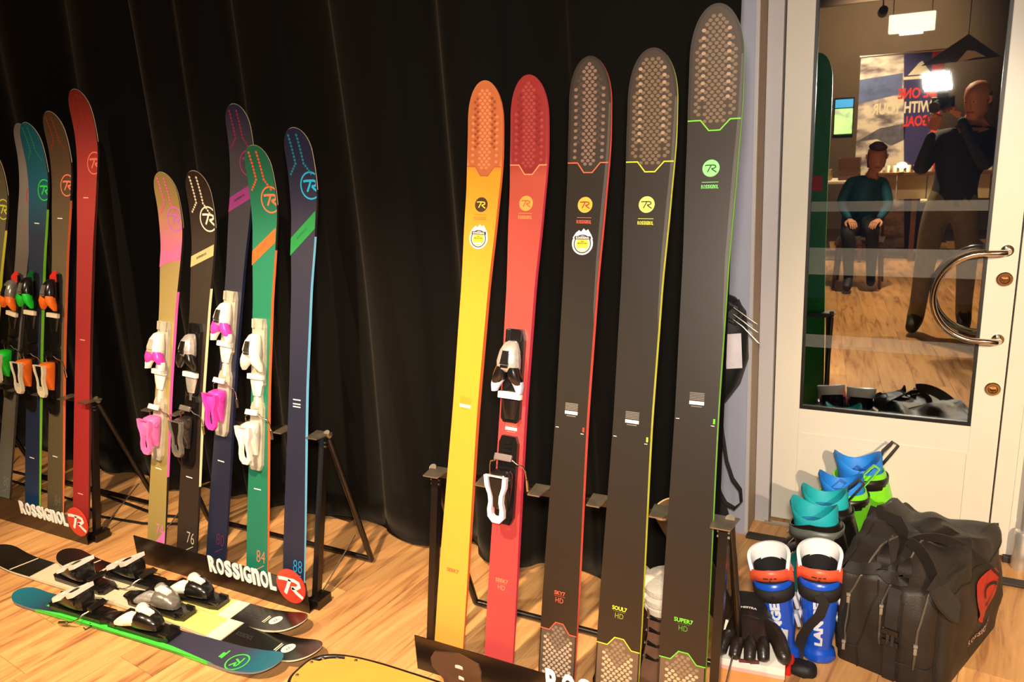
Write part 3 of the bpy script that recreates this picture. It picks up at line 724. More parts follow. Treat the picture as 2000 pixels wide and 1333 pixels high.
GM = 'all-mountain skis in the middle rack'; GL = 'all-mountain skis in the left rack'
olive = [(0, (150, 132, 76)), (0.8, (162, 142, 82)), (1.21, (168, 146, 92))]
pnk = pm('pink', (240, 118, 186))
def pinkwedge(s):
    s.deco('tail_wedge', P_poly([(-0.02, 0.06), (0.06, 0.150), (0.06, 0.03), (0.0, 0.03)]), pnk, 0.0007)
pk = allmtn('olive gold ski with pink graphics and pink binding, leftmost in the middle rack', GM, -2.663, 1.79, 0.068, 1.548, (0.104, 0.084, 0.130),
    MR('olive_pink', olive + [(1.225, (214, 112, 150)), (1.30, (214, 128, 146)), (1.37, (200, 140, 112)), (1.44, (160, 134, 78)), (1.56, (140, 120, 72))], 1.56), pm('olive_wall', (190, 184, 90)), [(0.36, 1.10, pm('pink_wall', (250, 110, 200)))],
    pm('pink_dot2', (238, 96, 156)), pm('violet_ring', (206, 116, 200)), 1.378, pm('pink_band', (242, 116, 160)), (1.205, 1.268, 0.05), '74', pnk, [0.383], extra=pinkwedge, edge=pnk, xr=0.030)
bt = allmtn('black ski with cream graphics and black binding, in the middle rack', GM, -2.485, 1.79, 0.066, 1.548, (0.112, 0.094, 0.130),
    MR('black_top', [(0, (46, 36, 30)), (0.8, (50, 40, 32)), (1.3, (64, 54, 44)), (1.56, (44, 30, 22))], 1.56), pm('dark_wall', (26, 22, 20)), [(0.35, 1.12, pm('cream_wall', (240, 244, 190)))],
    pm('cream_dot', (224, 216, 190)), pm('cream_ring', (244, 238, 216)), 1.378, pm('cream_band', (206, 186, 128)), (1.205, 1.272, 0.042), '76', pm('cream_num', (190, 178, 160)), [0.375], xr=0.036)
nb = allmtn('dark navy ski with magenta band, the tall one standing behind the green ski', GM, -2.362, 1.825, 0.080, 1.780, (0.104, 0.084, 0.122),
    MR('navy_magenta', [(0, (27, 34, 58)), (0.8, (36, 38, 56)), (1.35, (58, 55, 62)), (1.6, (72, 66, 72)), (1.77, (42, 40, 64))], 1.77), pm('navy_wall', (26, 32, 58)), None,
    pm('wine_dot', (142, 44, 74)), pm('plum_ring', (150, 52, 110)), 1.580, pm('magenta_band', (146, 54, 124)), (1.415, 1.49, 0.055), '80', pm('wine_num', (92, 40, 76)), [0.445])
gn = allmtn('sea green ski with orange graphics and white bindings, fourth in the middle rack', GM, -2.104, 1.79, 0.011, 1.624, (0.106, 0.084, 0.125),
    MR('sea_green', [(0, (30, 112, 88)), (0.8, (30, 116, 86)), (1.3, (40, 124, 92)), (1.63, (36, 98, 72))], 1.63), pm('orange_wall2', (255, 124, 64)), None,
    pm('orange_dot2', (236, 88, 50)), pm('coral_ring', (244, 120, 84)), 1.441, pm('orange_band', (218, 106, 48)), (1.221, 1.330, 0.052), '84', pm('coral_num', (240, 120, 90)), [0.385], edge=pm('or2', (226, 96, 50)))
nv = allmtn('dark navy ski with green band, without binding, rightmost in the middle rack', GM, -1.925, 1.79, 0.013, 1.674, (0.100, 0.080, 0.122),
    MR('navy_green', [(0, (32, 36, 58)), (0.8, (38, 40, 58)), (1.3, (52, 50, 66)), (1.68, (34, 36, 62))], 1.68), pm('sky_wall', (130, 210, 250)), None,
    pm('teal_dot', (28, 126, 144)), pm('cyan_ring', (44, 172, 216)), 1.487, pm('green_band', (40, 136, 70)), (1.263, 1.385, 0.062), '88', pm('cyan_num', (38, 150, 206)), [0.737, 0.722, 0.712], edge=pm('dkgreen', (30, 110, 66)))
# left rack
rdd = allmtn('all red ski without binding, rightmost in the left rack', GL, -3.158, 1.80, 0.034, 1.893, (0.108, 0.098, 0.140),
    MR('red_top', [(0, (150, 36, 38)), (0.7, (170, 50, 50)), (1.4, (178, 66, 62)), (1.6, (164, 58, 54)), (1.9, (112, 36, 28))], 1.9), pm('maroon_wall', (84, 40, 38)), None,
    pm('dull_red', (146, 40, 34)), pm('rose_ring', (238, 116, 96)), 1.606, dash=[0.862, 1.461, 0.19], labc=pm('rose_mark', (236, 180, 160)), xr=0.048)
tp = allmtn('taupe ski with orange edge beside the red ski in the left rack', GL, -3.34, 1.80, 0.041, 1.816, (0.110, 0.092, 0.140),
    MR('taupe_top', [(0, (84, 74, 56)), (0.6, (96, 86, 62)), (1.2, (112, 98, 74)), (1.6, (84, 64, 46)), (1.82, (72, 54, 38))], 1.82), pm('orange_wall3', (250, 124, 66)), None,
    pm('rust_dot', (142, 52, 34)), pm('orange_ring', (248, 126, 92)), 1.519, num='84', numc=pm('taupe_num', (120, 108, 82)), dash=[1.376, 0.33], xr=0.042)
nl = allmtn('navy to teal ski with bright green edge in the left rack', GL, -3.51, 1.80, 0.046, 1.780, (0.108, 0.098, 0.145),
    MR('teal_navy', [(0, (24, 66, 108)), (0.25, (32, 46, 76)), (0.8, (38, 44, 68)), (1.3, (52, 58, 76)), (1.5, (38, 92, 112)), (1.78, (22, 84, 100))], 1.78), pm('lime_wall2', (140, 222, 50)), None,
    pm('green_dot', (40, 136, 84)), pm('green_ring', (52, 214, 70)), 1.503, dash=[1.355, 0.30], xr=0.045)
gr = allmtn('grey ski with red logo mostly hidden behind the green-edged navy ski', GL, -3.815, 1.842, 0.153, 1.800, (0.104, 0.086, 0.140),
    MR('grey_top', [(0, (126, 126, 118)), (0.4, (98, 92, 82)), (1.2, (108, 98, 90)), (1.6, (146, 138, 132)), (1.78, (130, 122, 116))], 1.78), pm('slate_wall', (62, 58, 56)), None,
    None, pm('rose_ring2', (206, 70, 70)), 1.494, num='80', numc=pm('grey_num', (160, 154, 142)), dash=[1.35], labc=pm('rose_mark2', (206, 70, 70)))
ol = allmtn('olive ski with yellow logo and yellow edge, cut by the left edge of the picture', GL, -3.912, 1.80, 0.118, 1.700, (0.108, 0.094, 0.150),
    MR('olive_top', [(0, (70, 66, 48)), (0.8, (84, 78, 58)), (1.3, (110, 104, 82)), (1.7, (92, 84, 58))], 1.7), pm('yellow_wall', (232, 226, 50)), None,
    pm('olive_dot', (132, 122, 46)), pm('yellow_ring', (226, 222, 60)), 1.433, dash=[1.33], labc=pm('yel_mark', (226, 222, 60)), xr=0.045)
# ------------------------------------------------------------------ bindings
pblack = M('binding_black', (22, 19, 18), 0.28, coat=0.4, var=0.08)
pwhite = M('binding_white', (244, 236, 222), 0.30, coat=0.3, var=0.03)
pchrome = M('binding_chrome', (214, 208, 200), 0.24, metal=0.55, var=0.15, scale=80, coat=0.4)
psilver = M('binding_silver', (160, 152, 140), 0.25, metal=0.6, var=0.15, scale=60)
pclear = M('smoky_clear', (184, 174, 154), 0.22, var=0.12, scale=40, coat=0.5)
psmoke = M('smoky_dark', (52, 46, 42), 0.2, var=0.4, scale=70, coat=0.5)
wire = M('brake_wire', (200, 190, 180), 0.2, metal=1.0)

def binding(s, yt, yh, body, wing, lever, pad, track, insert, brakec, plates=((0.075, -0.20), (0.09, -0.20)), bridge=None, lever2=None, size=1.0, wingtip=None, heelbody=None, nose=None, lever_open=0.0, pw=0.030):
    """toe piece centred at y=yt, heel piece at y=yh along the ski"""
    z0 = s.topn(s.L*0.5); k = size
    def tf(y): return lambda px, py, pz: (px*k, y+py*k, z0+pz*k)
    T = s.root; g = tf(yt)
    # toe: base plate
    a, e = plates[0]
    b = B(); prism(b, [(-pw*0.78, a), (pw*0.78, a), (pw, a-0.03), (pw, e+0.012), (pw*0.72, e), (-pw*0.72, e), (-pw, e+0.012), (-pw, a-0.03)], 0.0, 0.014, f=g)
    for sx in (-1, 1): box(b, g(sx*pw*0.72, a-0.018, 0.018), (0.008*k, 0.034*k, 0.010*k), bev=0.002)
    toe = done('toe_piece', b, track, T)
    if nose:
        b = B(); loft(b, [[Vector(g(x*sx, y, z)) for x, z in ((-1, 0.014), (-1, h), (1, h), (1, 0.014))] for y, sx, h in ((a+0.012, 0.010, 0.017), (a-0.012, 0.022, 0.026), (a-0.035, 0.024, 0.024))]); done('toe_nose', b, nose, toe, True)
    # housing
    def sect(y, hw, zb, zt, n=16, p=2.6):
        return [Vector(g(v.x, y, (zb+zt)/2 + v.y)) for v in ell(hw, (zt-zb)/2, 0, n, p=p)]
    b = B(); loft(b, [sect(0.052, 0.012, 0.016, 0.036), sect(0.046, 0.020, 0.014, 0.048), sect(0.025, 0.029, 0.014, 0.062), sect(-0.004, 0.034, 0.014, 0.070), sect(-0.026, 0.034, 0.014, 0.066), sect(-0.036, 0.026, 0.014, 0.054)])
    hs = done('toe_housing', b, body, toe, True)
    b = B(); prism(b, [(-0.009, 0.026), (0.009, 0.026), (0.013, -0.012), (-0.013, -0.012)], 0.066, 0.0735, f=lambda x, y, z: g(x, y, z - max(0, y)*0.25)); box(b, g(0, -0.018, 0.070), (0.022*k, 0.008*k, 0.008*k), bev=0.001)
    done('release_window', b, insert, toe)
    # wings
    b = B()
    for sx in (-1, 1):
        rings = []
        for y, xi, xo, zb, zt in ((-0.020, 0.004, 0.033, 0.026, 0.066), (-0.040, 0.004, 0.040, 0.026, 0.068), (-0.056, 0.008, 0.046, 0.026, 0.062), (-0.070, 0.022, 0.048, 0.028, 0.054), (-0.082, 0.034, 0.047, 0.030, 0.044)):
            rings.append([Vector(g(sx*(xi+xo)/2 + v.x, y, (zb+zt)/2+v.y)) for v in ell((xo-xi)/2, (zt-zb)/2, 0, 10, p=2.6)])
        loft(b, rings)
    wg = done('toe_wing', b, wing, toe, True)
    if wingtip:
        for sx in (-1, 1): 
            b = B(); loft(b, [[Vector(g(sx*cx + v.x, y, 0.041+v.y)) for v in ell(rx, 0.013, 0, 10, p=2.6)] for y, cx, rx in ((-0.060, 0.030, 0.019), (-0.074, 0.036, 0.015), (-0.094, 0.040, 0.007))])
            done('wing_tip', b, wingtip, toe, True)
    # anti-friction pad and ramp
    b = B(); box(b, g(0, -0.105, 0.021), (0.074*k, 0.020*k, 0.016*k), bev=0.003); done('boot_pad', b, pad, toe)
    b = B(); loft(b, [[Vector(g(v.x, y, 0.014+max(0, v.y))) for v in ell(hw, h, 0, 14)] for y, hw, h in ((-0.118, 0.030, 0.016), (-0.145, 0.024, 0.014), (-0.175, 0.018, 0.006))]); done('toe_ramp', b, body if bridge else track, toe, True)
    # heel: track, housing, lever, brake
    q = tf(yh); a, e = plates[1]
    b = B(); prism(b, [(-pw*0.75, a), (pw*0.75, a), (pw, a-0.02), (pw, e+0.02), (pw*0.7, e), (-pw*0.7, e), (-pw, e+0.02), (-pw, a-0.02)], 0.0, 0.014, f=q)
    for j in range(4): box(b, q(0, a-0.02-0.012*j, 0.0155), (0.022*k, 0.006*k, 0.004*k))
    heel = done('heel_piece', b, track, T)
    if bridge:
        y0 = yt+plates[0][1]*k; y1 = yh+a*k; b = B()
        prism(b, [(-0.021, y0), (0.021, y0), (0.017, (y0+y1)/2), (0.021, y1), (-0.021, y1), (-0.017, (y0+y1)/2)], 0, 0.010, f=lambda x, y, z: (x, y, z0+z)); done('track_bridge', b, bridge, T)
        b = B(); lathe(b, [(0.010, z0+0.010), (0.010, z0+0.015), (0.006, z0+0.016)], 14, c=(0, (y0+y1)/2+0.01, 0)); box(b, (0, y1+0.01, z0+0.012), (0.012, 0.05, 0.006)); done('track_bolt', b, pwhite if body is pwhite else psilver, T)
    def sq(y, hw, zb, zt, n=16, p=2.8): return [Vector(q(v.x, y, (zb+zt)/2 + v.y)) for v in ell(hw, (zt-zb)/2, 0, n, p=p)]
    b = B(); loft(b, [sq(0.030, 0.022, 0.014, 0.052), sq(0.022, 0.030, 0.014, 0.070), sq(0.002, 0.033, 0.014, 0.078), sq(-0.030, 0.031, 0.014, 0.070), sq(-0.060, 0.026, 0.014, 0.050), sq(-0.09, 0.020, 0.014, 0.030)])
    for sx in (-1, 1): lathe(b, [(0.010*k, sx*0.030*k), (0.010*k, sx*0.036*k)], 14, c=q(0, 0.004, 0.050), ax='x')
    done('heel_housing', b, heelbody or body, heel, True)
    lo = [(-0.036, 0.020), (-0.034, -0.010), (-0.024, -0.036), (-0.022, -0.058), (-0.027, -0.082), (-0.026, -0.104), (-0.012, -0.120), (0.012, -0.120), (0.026, -0.104), (0.027, -0.082), (0.022, -0.058), (0.024, -0.036), (0.034, -0.010), (0.036, 0.020)]
    li = [(-0.024, 0.018), (-0.021, -0.010), (-0.012, -0.038), (-0.010, -0.058), (-0.0135, -0.078), (-0.012, -0.094), (-0.006, -0.101), (0.006, -0.101), (0.012, -0.094), (0.0135, -0.078), (0.010, -0.058), (0.012, -0.038), (0.021, -0.010), (0.024, 0.018)]
    tl = lever_open
    lf = lambda x, y, z: q(x, 0.004 + (y-0.004)*math.cos(tl) - 0, 0.074 + z + (0.004-y)*(math.sin(tl) - 0.16))
    b = B(); ringprism(b, lo, li, -0.006, 0.008, f=lf); done('heel_lever', b, lever, heel, True, auto=30)
    if lever2:
        b = B(); prism(b, [(-0.020, 0.014), (0.020, 0.014), (0.016, -0.014), (0.008, -0.042), (0.008, -0.072), (-0.008, -0.072), (-0.008, -0.042), (-0.016, -0.014)], -0.003, 0.006, f=lf); done('lever_inlay', b, lever2, heel)
    b = B(); box(b, q(-0.002, 0.066, 0.036), (0.056*k, 0.020*k, 0.010*k), rot=(R(-18), 0, 0), bev=0.003); done('brake_pedal', b, brakec, heel)
    for sx in (-1, 1):
        b = B(); tube(b, [q(sx*0.022, 0.062, 0.030), q(sx*0.036, 0.050, 0.024), q(sx*0.052, 0.044, 0.016), q(sx*0.058, 0.030, 0.008), q(sx*0.060, 0.000, 0.000)], 0.0024*k, 8)
        tube(b, [q(sx*0.060, 0.004, 0.001), q(sx*0.062, -0.030, -0.006)], 0.0055*k, 8); done('brake_arm', b, wire, heel, True)

piv = M('lever_pearl', (226, 208, 214), 0.35, var=0.03)
binding(red, 0.985, 0.635, pchrome, pblack, piv, pwhite, pblack, pblack, M('pedal_grey', (112, 96, 92), 0.4), plates=((0.085, -0.185), (0.125, -0.135)), wingtip=M('wing_lilac', (206, 190, 214), 0.4), heelbody=pblack, lever2=pblack)
hot = M('hot_pink', (246, 70, 190), 0.3, coat=0.3); hot2 = M('soft_pink', (250, 120, 190), 0.3, coat=0.3)
binding(pk, 0.885, 0.575, pwhite, hot, hot2, pwhite, pclear, pclear, pwhite, plates=((0.095, -0.135), (0.10, -0.150)), bridge=pclear, wingtip=pwhite, heelbody=hot2)
binding(bt, 0.890, 0.590, pchrome, pblack, psilver, pwhite, pblack, pblack, psilver, plates=((0.092, -0.185), (0.11, -0.165)), bridge=psmoke, heelbody=psmoke, lever2=pblack)
binding(nb, 1.010, 0.700, pwhite, hot, hot, pwhite, pclear, psmoke, pwhite, plates=((0.095, -0.145), (0.10, -0.150)), bridge=pclear, wingtip=pwhite, heelbody=hot)
binding(gn, 0.912, 0.612, pwhite, pwhite, pwhite, pwhite, pclear, psmoke, pwhite, plates=((0.105, -0.145), (0.10, -0.150)), bridge=pclear, heelbody=pwhite)
nor = M('neon_orange', (255, 120, 34), 0.35); ngr = M('neon_green', (30, 206, 50), 0.35); nrd = M('signal_red', (222, 50, 38), 0.35)
ivory = M('ivory_pad', (236, 224, 190), 0.4)
binding(tp, 1.065, 0.725, pblack, nor, ivory, ivory, pblack, psilver, pblack, plates=((0.075, -0.24), (0.10, -0.20)), nose=nrd, lever2=pblack, heelbody=nor)
binding(nl, 1.068, 0.725, pblack, ngr, ivory, ivory, pblack, psilver, pblack, plates=((0.070, -0.24), (0.10, -0.20)), nose=M('dark_green', (20, 92, 40), 0.3), lever2=pblack, heelbody=nor)
binding(gr, 1.052, 0.745, psilver, nor, ivory, ivory, pblack, pblack, pblack, plates=((0.080, -0.22), (0.10, -0.20)), nose=nrd, lever2=pblack, heelbody=ngr)
binding(ol, 1.05, 0.745, psilver, nor, nor, ivory, pblack, pblack, pblack, plates=((0.080, -0.22), (0.10, -0.20)), nose=nrd, lever2=ivory, heelbody=pblack)
b = B(); prism(b, [(-0.022, 0.84), (-0.014, 0.865), (-0.022, 0.892), (0.022, 0.892), (0.014, 0.865), (0.022, 0.84)], 0.014, 0.018); done('track_spacer', b, nrd, gr.root)

# ------------------------------------------------------------------ skis lying on the floor
GP = 'black, cream and yellow twin-tip skis on the floor'
def twin(label, p0, p1, w, offs):
    m, L = lying(p0, p1); n = 'twin_top%d' % int(L*100); a, c, d, e, f = offs
    s = Ski(label, None, m, L, w, MR(n, [(0, (24, 20, 17)), (a-0.002, (24, 20, 17)), (a+0.002, (226, 212, 180)), (c-0.05, (222, 206, 176)), (c, (232, 214, 120)), (d-0.002, (240, 224, 130)), (d+0.002, (244, 238, 214)), (e-0.002, (244, 236, 200)), (e+0.002, (22, 18, 16)), (L, (26, 20, 18))], L, rough=0.25, coat=0.5),
            pm('twin_wall', (222, 212, 184)), pm('twin_base', (30, 24, 20)), thick=0.013, rise=0.050, rl=0.24, trise=0.045, tl=0.22, twin=True, tipcap=w[2]*0.8)
    hh = s.hw
    s.deco('tail_line', P_poly([(-hh(f)+0.004, f+0.012), (hh(f)-0.004, f-0.012), (hh(f)-0.004, f-0.020), (-hh(f)+0.004, f+0.004)]), pm('line_cream', (222, 210, 190)), 0.0008)
    s.deco('tip_badge', P_disc(0.000, L-0.135, 0.024, 28), wht, 0.0010); s.deco('tip_badge_letter', P_R(0.000, L-0.135, 0.017, 0.12, rot=R(0)), ink, 0.0016)
    s.deco('tip_lettering', P_rect(-0.018, L-0.182, 0.020, L-0.176) + P_rect(-0.014, L-0.172, 0.022, L-0.168), pm('line_cream', (222, 210, 190)), 0.0010)
    s.deco('tip_script', P_text('ROSSIGNOL', 0.0, e+0.06, 0.075, 0.018, 0.0, rot=R(90)), pm('script_grey', (66, 58, 54)), 0.0010)
    return s
p1 = twin('long black, cream and yellow twin-tip ski lying on the floor, second from the front', (-3.355, 1.548), (-1.600, 1.562), (0.112, 0.088, 0.118), (0.32, 1.06, 1.30, 1.365, 0.20))
p2 = twin('shorter black, cream and yellow twin-tip ski lying on the floor nearest the middle rack', (-3.040, 1.640), (-1.750, 1.662), (0.108, 0.086, 0.114), (0.24, 0.72, 0.925, 0.985, 0.16))
m3, L3 = lying((-2.960, 1.404), (-1.680, 1.472))
n3 = Ski('short navy ski with teal ends and a green edge, lying on the floor in front', None, m3, L3, (0.096, 0.080, 0.112), MR('junior_top', [(0, (24, 104, 124)), (0.13, (30, 92, 112)), (0.22, (48, 52, 74)), (0.9, (54, 54, 74)), (L3-0.19, (60, 60, 80)), (L3-0.10, (28, 100, 124)), (L3, (30, 110, 132))], L3),
         pm('junior_wall', (120, 124, 128)), pm('twin_base', (30, 24, 20)), thick=0.016, rise=0.045, rl=0.22, trise=0.02, tl=0.13, sides=[(0.17, 0.46, pm('junior_green', (76, 214, 70))), (0.468, 1.02, pm('junior_green', (76, 214, 70)))], twin=True, tipcap=0.085)
jg = pm('junior_green', (76, 214, 70))
n3.deco('green_edge_print', P_poly([(n3.hw(0.17)-0.001, 0.17), (n3.hw(0.30)-0.012, 0.30), (n3.hw(0.60)-0.014, 0.60), (n3.hw(0.85)-0.010, 0.85), (n3.hw(1.05)-0.001, 1.05)]), jg, 0.0007, clip=False)
n3.deco('logo_ring', P_ring(0.018, L3-0.165, 0.040, 0.005, 36), jg, 0.0009); n3.deco('logo_letter', P_R(0.018, L3-0.165, 0.031, 0.2), jg, 0.0010)
n3.deco('tip_tick', P_rect(-0.02, L3-0.235, 0.020, L3-0.229) + P_rect(-0.006, L3-0.246, 0.018, L3-0.235), jg, 0.0009)
n3.deco('tail_tick', P_rect(-0.026, 0.205, 0.020, 0.213) + P_rect(-0.01, 0.195, 0.02, 0.205), jg, 0.0009)
n3.deco('mid_tick', P_rect(-0.026, 0.655, 0.016, 0.661), pm('pale_green', (150, 200, 170)), 0.0009)
lev = M('lever_white', (246, 240, 228), 0.35)
for s, yt, yh in ((p1, 1.045, 0.585), (p2, 0.79, 0.44), (n3, 0.705, 0.375)):
    binding(s, yt, yh, pblack if s is not p1 else psilver, lev if s is not p1 else pchrome, lev, pblack, pblack, lev, pblack, plates=((0.10, -0.15), (0.13, -0.13)), heelbody=pblack, lever_open=R(-14), lever2=lev, size=1.18)
b = B(); tube(b, [(n3.hw(0.464)+0.001, 0.464, 0.004), (n3.hw(0.464)+0.0015, 0.464, 0.018)], 0.002, 6); tube(b, [(n3.hw(0.464)+0.002, 0.46, 0.002), (n3.hw(0.464)+0.018, 0.456, 0.0015), (n3.hw(0.464)+0.012, 0.44, 0.0015)], 0.002, 6); done('edge_tie', b, blk, n3.root)

# ------------------------------------------------------------------ snowshoe at the bottom edge
t = empty('snowshoe', 'yellow snowshoe with black riveted rim at the bottom edge of the picture', 'snowshoe', (-1.27, 1.487, 0))
def so(k, n=44):
    o = []
    for i in range(n):
        a = 2*math.pi*i/n; c, s = math.cos(a), math.sin(a)
        o.append(((0.345-k)*math.copysign(abs(c)**0.62, c), (0.118-k)*math.copysign(abs(s)**0.62, s)))
    return o
dk = M('snowshoe_deck', (234, 156, 66), 0.4, var=0.05, scale=6, coat=0.2); rim = M('rim_black', (30, 22, 18), 0.35, coat=0.3); br = M('binding_plate', (64, 42, 34), 0.35, coat=0.3)
b = B()
dp = []
for i, (x, y) in enumerate(so(0.004, 88)):
    d = 0
    if x < -0.20:
        for cx, cy, rr in ((-0.30, 0.085, 0.034),): 
            if (x-cx)**2+(y-cy)**2 < 0.0026: d = 0.018
    l = math.hypot(x, y); dp.append((x*(1-d/l*1.3), y*(1-d/l*1.3)))
prism(b, dp, 0.034, 0.038); done('deck', b, dk, t)
b = B(); tube(b, [(x, y, 0.030) for x, y in so(0, 60) if x < 0.36], 0.0085, 10, closed=True); done('frame', b, rim, t, True)
for k in range(10):
    x, y = so(0.016, 40)[(13+k*2) % 40]
    b = B(); lathe(b, [(0.0058, 0.038), (0.0052, 0.0415), (0.0025, 0.043)], 12, c=(x, y, 0)); done('rivet', b, steel, t, True)
b = B(); 
for k in range(3): prism(b, [(-0.01+0.02*math.cos(a), 0.02*math.sin(a)) for a in [R(30*i) for i in range(12)]], 0.0, 0.034, f=lambda x, y, z, k=k: (0.02+0.09*k+x*(0.2+0.8*z/0.034), (0.05 if k % 2 else -0.05)+y*(0.2+0.8*z/0.034), z))
done('crampon', b, steel, t)
# upright dark plate with two slots and a rounded opening (binding back)
def bp_(x, y, z): return (0.232 + x, 0.030 + 0.055*(1-math.cos(min(1.2, abs(x)*11))) * -1.0 + 0.10*y*0.0 + z, 0.040 + y)
outer = [(-0.058, 0.0), (-0.066, 0.045), (-0.050, 0.085), (-0.052, 0.110), (-0.078, 0.150), (-0.080, 0.178), (-0.070, 0.196), (0.0, 0.198), (0.070, 0.196), (0.078, 0.176), (0.074, 0.140), (0.060, 0.100), (0.062, 0.045), (0.058, 0.0)]
inner = [(-0.036, 0.0), (-0.036, 0.030), (-0.034, 0.050), (-0.030, 0.064), (-0.022, 0.078), (-0.014, 0.086), (-0.006, 0.090), (0.0, 0.091), (0.006, 0.090), (0.014, 0.086), (0.024, 0.076), (0.032, 0.060), (0.036, 0.030), (0.036, 0.0)]
b = B(); ringprism(b, outer, inner, -0.003, 0.003, f=bp_); hb = done('binding_back', b, br, t, True, auto=30)
b = B(); 
for x, z in ((-0.002, 0.158), (0.010, 0.124)): box(b, bp_(x, z, -0.004), (0.030, 0.003, 0.010), bev=0.001)
done('slot', b, M('slot_light', (206, 186, 170), 0.4), hb)
b = B(); band(b, [bp_(0.060, 0.10, 0.002), (0.318, 0.00, 0.11), (0.322, -0.05, 0.085), (0.30, -0.09, 0.05)], (0, 0.3, 1), 0.024, 0.004); done('strap', b, M('strap_pale', (214, 186, 180), 0.5), t)
b = B(); band(b, [bp_(-0.058, 0.06, -0.002), (0.168, -0.01, 0.085), (0.16, -0.06, 0.065), (0.17, -0.10, 0.045)], (0, 0.3, 1), 0.02, 0.004); done('strap', b, br, t)
# ------------------------------------------------------------------ ski boots by the door
def ski_boot(label, x, y, rz, shell, cuffm, linerm, linm2, buck, strapm, k=1.0, group=None, loop=None, zt=0.33):
    t = empty('ski_boot', label, 'boot', (x, y, 0), (0, 0, rz))
    def S(*p): return Vector(p)*k
    # sole + lower shell (toe towards +y)
    def foot(z0, z1, inset=0):
        return [(x_, y_) for x_, y_ in [(-0.034, -0.10), (-0.040, -0.06), (-0.038, 0.02), (-0.048, 0.10), (-0.046, 0.15), (-0.030, 0.185), (0.0, 0.195), (0.030, 0.185), (0.046, 0.15), (0.048, 0.10), (0.038, 0.02), (0.040, -0.06), (0.034, -0.10), (0, -0.112)]]
    f0 = foot(0, 0)
    b = B(); prism(b, f0, 0.0, 0.028, f=lambda x, y, z: S(x, y, z)); done('sole', b, pblack, t)
    b = B(); rings = []
    for z, s_, y0, y1 in ((0.028, 1.0, -0.112, 0.190), (0.055, 1.04, -0.114, 0.186), (0.075, 1.0, -0.112, 0.165), (0.095, 0.96, -0.108, 0.130), (0.120, 0.96, -0.104, 0.085), (0.150, 1.0, -0.100, 0.062), (0.180, 1.02, -0.096, 0.052)):
        rings.append([S(px*s_, y0 + (py+0.112)/(0.195+0.112)*(y1-y0), z) for px, py in f0])
    loft(b, rings); done('lower_shell', b, shell, t, True)
    # cuff, open at the top
    b = B(); n = 28; rings = []
    for z, rx, ry, cy, lo in ((0.110, 0.052, 0.078, -0.028, 0), (0.150, 0.054, 0.080, -0.024, 0), (0.200, 0.057, 0.080, -0.016, 0), (0.250, 0.061, 0.078, -0.004, 0.012), (0.285, 0.064, 0.076, 0.006, 0.030)):
        rings.append([S(v.x, v.y, z - lo*max(0, v.y-cy)/ry) for v in ell(rx, ry, 0, n, 0, cy, 2.3)])
    rings += [[p*0.94 + Vector((0, 0.0, p.z*0.06)) for p in rings[-1]], [S(v.x, v.y, 0.20) for v in ell(0.052, 0.070, 0, n, 0, -0.012, 2.3)]]
    loft(b, rings, cap0=True, cap1=False); done('cuff', b, cuffm, t, True)
    # padded liner standing above the cuff, with a hollow
    b = B(); rings = []
    for z, rx, ry, cy, d in ((0.22, 0.052, 0.068, -0.006, 0.0), (0.285, 0.056, 0.068, 0.006, 0.022), (0.308, 0.058, 0.072, 0.012, 0.040), (0.318, 0.055, 0.069, 0.012, 0.044), (0.308, 0.048, 0.060, 0.012, 0.044), (0.25, 0.043, 0.054, 0.004, 0.0), (0.13, 0.038, 0.048, -0.02, 0.0)):
        rings.append([S(v.x, v.y, z + (d*1.0*(abs((v.y-cy)/ry)**2) - d*0.5 if z > 0.27 else 0)) for v in ell(rx, ry, 0, n, 0, cy, 2.2)])
    loft(b, rings, cap0=False, cap1=True); done('liner', b, linerm, t, True, auto=70)
    b = B(); rings = []
    for z, rx, ry, cy, d in ((0.262, 0.0445, 0.0555, 0.005, 0), (0.20, 0.041, 0.051, -0.006, 0.0)):
        rings.append([S(v.x*0.97, cy + (v.y-cy)*0.97, z) for v in ell(rx, ry, 0, n, 0, cy, 2.2)])
    loft(b, rings, False, False); done('liner_padding', b, linm2, t, True)
    b = B(); rings = []
    for z in (0.232, 0.268): rings.append([S(v.x, v.y, z - 0.014*max(0, v.y)/0.08) for v in ell(0.0655 - (0.268-z)*0.06, 0.082, 0, n, 0, 0.000, 2.3)])
    loft(b, rings, False, False); st = done('power_strap', b, strapm, t, True)
    md = st.modifiers.new('thick', 'SOLIDIFY'); md.thickness = 0.004
    for z, yy, w in ((0.075, 0.115, 0.045), (0.118, 0.060, 0.05), (0.175, 0.055, 0.055), (0.212, 0.062, 0.055)):
        b = B(); box(b, S(0.045, yy*0.55, z), (0.010*k, 0.050*k, 0.013*k), rot=(0, 0, R(18)), bev=0.003*k); tube(b, [S(0.045, yy*0.7, z), S(0.030, yy+0.02, z+0.004), S(-0.02, yy+0.024, z+0.004)], 0.0022*k, 6)
        done('buckle', b, buck, t, True)
    if loop:
        b = B(); band(b, [S(0, -0.062, 0.300), S(0, -0.085, 0.335), S(0.002, -0.105, 0.365), S(0.004, -0.088, 0.375), S(0, -0.06, 0.345), S(0, -0.052, 0.310)], (1, 0, 0), 0.018*k, 0.003*k); done('pull_loop', b, loop, t, True)
    return t
lime = M('boot_lime', (118, 216, 40), 0.3, coat=0.3); bblk = M('boot_black', (26, 22, 20), 0.35, coat=0.3); azure = M('liner_blue', (24, 124, 216), 0.6, bump=0.2)
teal = M('boot_teal', (22, 112, 112), 0.35, coat=0.2); aqua = M('liner_aqua', (20, 168, 178), 0.65, bump=0.2); aqua2 = M('liner_aqua_deep', (10, 120, 160), 0.65); az2 = M('liner_navy', (16, 84, 170), 0.65)
